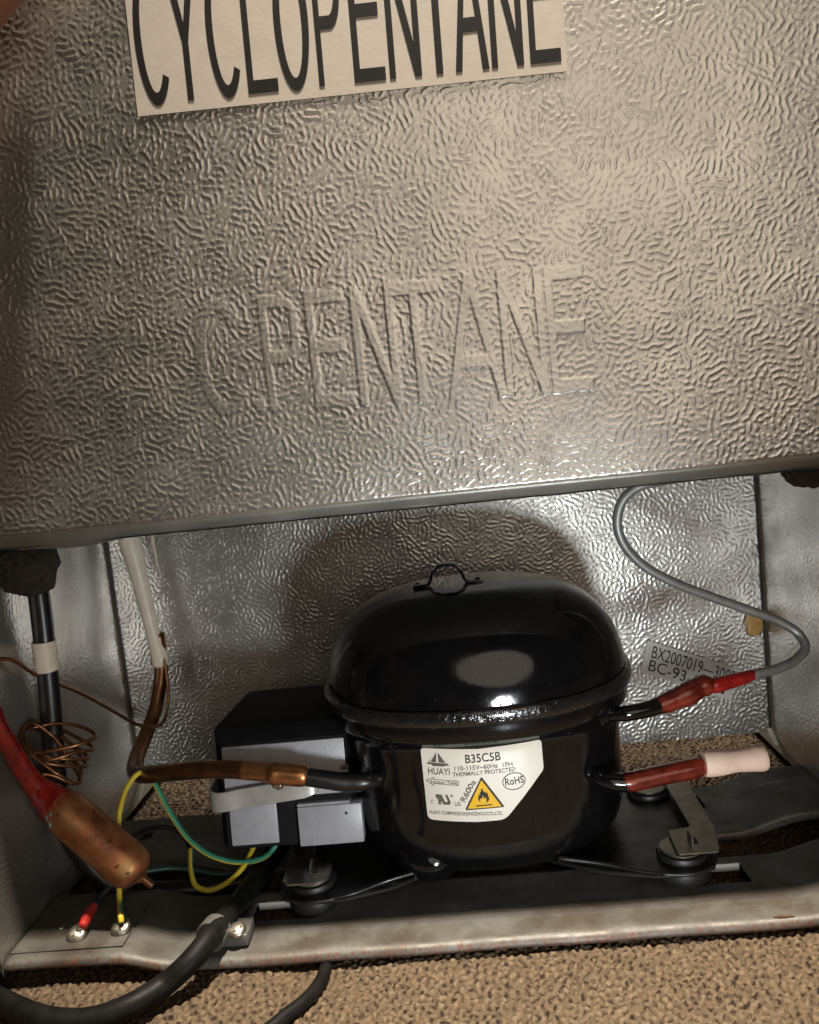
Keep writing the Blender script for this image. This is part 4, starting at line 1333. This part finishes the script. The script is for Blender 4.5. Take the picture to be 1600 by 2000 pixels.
# ================================================================== wires and cords
def striped_wire(name, pts, r, label, cat, side, split=0.0, seg=14, res=10):
    """two-colour sleeve: green where the wall faces `side` beyond `split` of the length, and along the back before it"""
    dense = catmull([(*p, r) for p in pts], res)
    V, Fc = sweep(dense, seg, True)
    n = len(V) // seg
    d0 = np.array(side, float); d0 /= np.linalg.norm(d0)
    fm = []
    for i in range(len(Fc) - 2):
        row = i // seg
        c = sum((V[q] for q in Fc[i]), np.zeros(3)) / 4
        ctr = sum((V[row * seg + q] + V[min(row + 1, n - 1) * seg + q] for q in range(seg)), np.zeros(3)) / (2 * seg)
        nn = (c - ctr) / (np.linalg.norm(c - ctr) + 1e-9)
        f = row / n
        w = min(max((f - split + 0.06) / 0.12, 0), 1)
        d = (1 - w) * np.array([0.1, 0.95, 0.1]) + w * d0
        fm.append(1 if nn @ d > 0.25 else 0)
    fm += [0, 0]
    o = mesh_obj(name, V, Fc, None, None, mats=[M['yellow'], M['green']], fmat=fm, angle=60)
    return tag(o, label, cat)


striped_wire('earth_wire', [(0.0544, 0.0164, -0.1990), (0.0539, 0.0176, -0.1970), (0.0470, 0.0330, -0.1978), (0.0455, 0.0400, -0.1847), (0.0439, 0.0480, -0.1718), (0.0437, 0.0560, -0.1584), (0.0462, 0.0640, -0.1492), (0.0509, 0.0700, -0.1448), (0.0552, 0.0730, -0.1484), (0.0596, 0.0720, -0.1570), (0.0662, 0.0690, -0.1703), (0.0755, 0.0660, -0.1840), (0.0879, 0.0640, -0.1935), (0.1032, 0.0640, -0.1984), (0.1174, 0.0660, -0.1970), (0.1246, 0.0700, -0.1901), (0.1257, 0.0740, -0.1863)],
             0.00145, 'green and yellow earth wire looping from a rail screw to the relay', 'wire', (0.62, -0.35, 0.70), 0.47)
striped_wire('earth_wire', [(0.1107, 0.0800, -0.1897), (0.1084, 0.0740, -0.1955), (0.1039, 0.0600, -0.2009), (0.0965, 0.0520, -0.2040), (0.0888, 0.0490, -0.2048), (0.0820, 0.0500, -0.2025), (0.0771, 0.0580, -0.1991), (0.0722, 0.0740, -0.1941)],
             0.00145, 'dull yellow wire curling below the green striped wire', 'wire', (0.2, 0.95, 0.1), 0.0)
ba_ = tube('dark_wire', [(0.0710, 0.0750, -0.2008), (0.0698, 0.0800, -0.1957), (0.0638, 0.0860, -0.1899), (0.0536, 0.0900, -0.1871), (0.0415, 0.0930, -0.1886), (0.0295, 0.0940, -0.1933)], 0.0016, M['sleeve_black'], None, seg=10)
tag(ba_, 'black wire arching over the rear rail behind the filter drier', 'wire')
dg_ = tube('dark_wire', [(0.0492, 0.0640, -0.1995), (0.0600, 0.0700, -0.2020), (0.0736, 0.0720, -0.2054), (0.0880, 0.0720, -0.2090), (0.1009, 0.0740, -0.2082), (0.1104, 0.0800, -0.2036)], 0.0015, M['dark_green'], None, seg=10)
tag(dg_, 'dark green wire crossing behind the copper filter drier', 'wire')
bw_ = tube('dark_wire', [(0.0350, 0.0302, -0.1985), (0.0357, 0.0355, -0.1970), (0.0353, 0.0480, -0.1997), (0.0399, 0.0600, -0.2033), (0.0518, 0.0660, -0.2069)], 0.0016, M['blue_wire'], None, seg=10)
tag(bw_, 'dark blue wire ending in a red crimp on the rail', 'wire')
cr_ = tube('crimp_sleeve', [(0.0347, 0.0161, -0.1995), (0.0344, 0.0205, -0.1990), (0.0342, 0.0245, -0.1985), (0.0343, 0.0307, -0.1982)], [0.0023, 0.0027, 0.0026, 0.0021], M['crimp'], bw_, seg=14)
# ring terminals under the screw heads
for (a, b, par) in (((0.0526, 0.0200, -0.2012), (0.0526, 0.0210, -0.1985), 'y'), ((0.0322, 0.0160, -0.2020), (0.0341, 0.0178, -0.2000), 'r')):
    o = tube('ring_terminal', [a, b], [0.0021, 0.0024], M['screw'], front_rail, seg=14)

# power cord through a clamp
pc = thing('power_cord', (0.1037, 0.0005, -0.2030), 'thick black power cord curving out of the clamp toward lower left', 'cord')
tube('cord_sheath', [(0.1296, 0.1100, -0.1988), (0.1209, 0.0950, -0.2032), (0.1127, 0.0740, -0.2082), (0.1092, 0.0450, -0.2066), (0.1064, 0.0180, -0.2030), (0.1035, -0.0020, -0.2008), (0.0975, -0.0120, -0.2042), (0.0866, -0.0180, -0.2105), (0.0747, -0.0282, -0.2120), (0.0584, -0.0321, -0.2145), (0.0372, -0.0295, -0.2150), (0.0134, -0.0185, -0.2150), (-0.0136, -0.0020, -0.2150), (-0.0533, 0.0274, -0.2150)],
     [0.0060, 0.0060, 0.0060, 0.0058, 0.0056, 0.0054, 0.0053, 0.0053, 0.0054, 0.0054, 0.0054, 0.0054, 0.0054, 0.0054], M['cord'], pc, seg=20)
tp = tube('second_cord', [(0.1635, 0.0659, -0.2212), (0.1603, 0.0253, -0.2212), (0.1581, 0.0047, -0.2205), (0.1572, -0.0125, -0.2185), (0.1527, -0.0258, -0.2170), (0.1462, -0.0347, -0.2165), (0.1392, -0.0437, -0.2165), (0.1232, -0.0579, -0.2165), (0.0994, -0.0690, -0.2165)], 0.0031, M['cord'], None, seg=16)
tp.name = 'floor_cord'
tag(tp, 'thinner black cord lying on the carpet in front of the rail', 'cord')

# clamp
clp = thing('cord_clamp', (0.1086, 0.0089, -0.2050), 'dark grey plastic clamp holding the thick cord to the rail', 'clamp')
cc = np.array((0.1035, 0.0080, -0.2032))
ax = np.array((0.1072, 0.0160, -0.2015)) - np.array((0.1035, -0.0020, -0.2008)); ax /= np.linalg.norm(ax)
def ring_band(name, c, axis, r_in, r_out, half, material, parent, a0=0, a1=2 * PI, seg=40):
    a = Vector(axis).normalized(); u = Vector((0, 0, 1)).cross(a).normalized(); w = a.cross(u)
    V, Fc = [], []
    full = abs(a1 - a0 - 2 * PI) < 1e-6
    n = seg if full else seg + 1
    for k in range(n):
        t = a0 + (a1 - a0) * k / seg
        d = u * math.cos(t) + w * math.sin(t)
        for r, h in ((r_in, -half), (r_out, -half), (r_out, half), (r_in, half)):
            V.append(Vector(c) + d * r + a * h)
    for k in range(seg):
        k2 = (k + 1) % n
        for q in range(4):
            q2 = (q + 1) % 4
            Fc.append((k * 4 + q, k2 * 4 + q, k2 * 4 + q2, k * 4 + q2))
    o = mesh_obj(name, V, Fc, material, parent, angle=40)
    b = o.modifiers.new('Bevel', 'BEVEL'); b.width = 0.0004; b.segments = 2; b.limit_method = 'ANGLE'
    return o


ring_band('clamp_loop', cc, ax, 0.0056, 0.0075, 0.0042, M['clamp'], clp)
e0 = np.array((0.1130, 0.0149, -0.2085))
bmx = bmesh.new()
box_bm((e0[0] - 0.0115, e0[1] - 0.0075, -0.2112), (e0[0] + 0.0068, e0[1] + 0.0075, -0.2050), 0.0012, 3, bmx)
bm_obj('clamp_foot', bmx, M['clamp'], clp)
screw('screw', (0.1141, 0.0105, -0.2046), (0.02, -0.25, 0.97), 0.0047, clp, 0.7)

# ================================================================== the thumb and hand steadying the left side
def hand():
    V, E, R = [], [], []

    def chain(root, pts):
        prev = root
        for p, r in pts:
            V.append(p); R.append(r)
            if prev is not None:
                E.append((prev, len(V) - 1))
            prev = len(V) - 1
        return prev
    tipA = (0.0928, -0.0120, 0.2392)
    mid = (0.0749, -0.0150, 0.2222)
    base = (0.0527, -0.0240, 0.1957)
    chain(None, [((-0.030, -0.034, 0.150), 0.020)])                         # 0 palm centre
    chain(0, [((-0.036, -0.060, 0.120), 0.024), ((-0.040, -0.085, 0.092), 0.026), ((-0.045, -0.115, 0.060), 0.027), ((-0.055, -0.160, 0.010), 0.031)])
    chain(0, [((0.018, -0.030, 0.163), 0.0125), (base, 0.0105), (mid, 0.0092), (tipA, 0.0082)])
    for k, (dz, ln) in enumerate(((0.030, 0.98), (0.012, 1.08), (-0.006, 1.0), (-0.023, 0.82))):
        z = 0.150 + dz
        chain(0, [((-0.033, -0.012, z), 0.0098), ((-0.0285, 0.018 * ln, z + 0.003), 0.0085), ((-0.0268, 0.040 * ln, z + 0.003), 0.0080), ((-0.0255, 0.062 * ln, z + 0.001), 0.0070)])
    me = bpy.data.meshes.new('person')
    me.from_pydata(V, E, [])
    o = bpy.data.objects.new('person', me)
    COL.objects.link(o)
    sk = o.modifiers.new('Skin', 'SKIN')
    for i, r in enumerate(R):
        me.skin_vertices[0].data[i].radius = (r, r)
    me.skin_vertices[0].data[0].use_root = True
    ss = o.modifiers.new('Subdivision', 'SUBSURF'); ss.levels = 2; ss.render_levels = 2
    me.materials.append(M['skin'])
    for p in me.polygons: p.use_smooth = True
    sk.use_smooth_shade = True
    tag(o, 'fingertip of a hand steadying the panel at the upper left corner', 'person')
    nl = blob('fingernail', (tipA[0] - 0.001, tipA[1] - 0.0078, tipA[2] - 0.002), (0.0048, 0.0010, 0.0058), M['nail'], o, 3, 0.02, 1, 3)
    return o


hand()
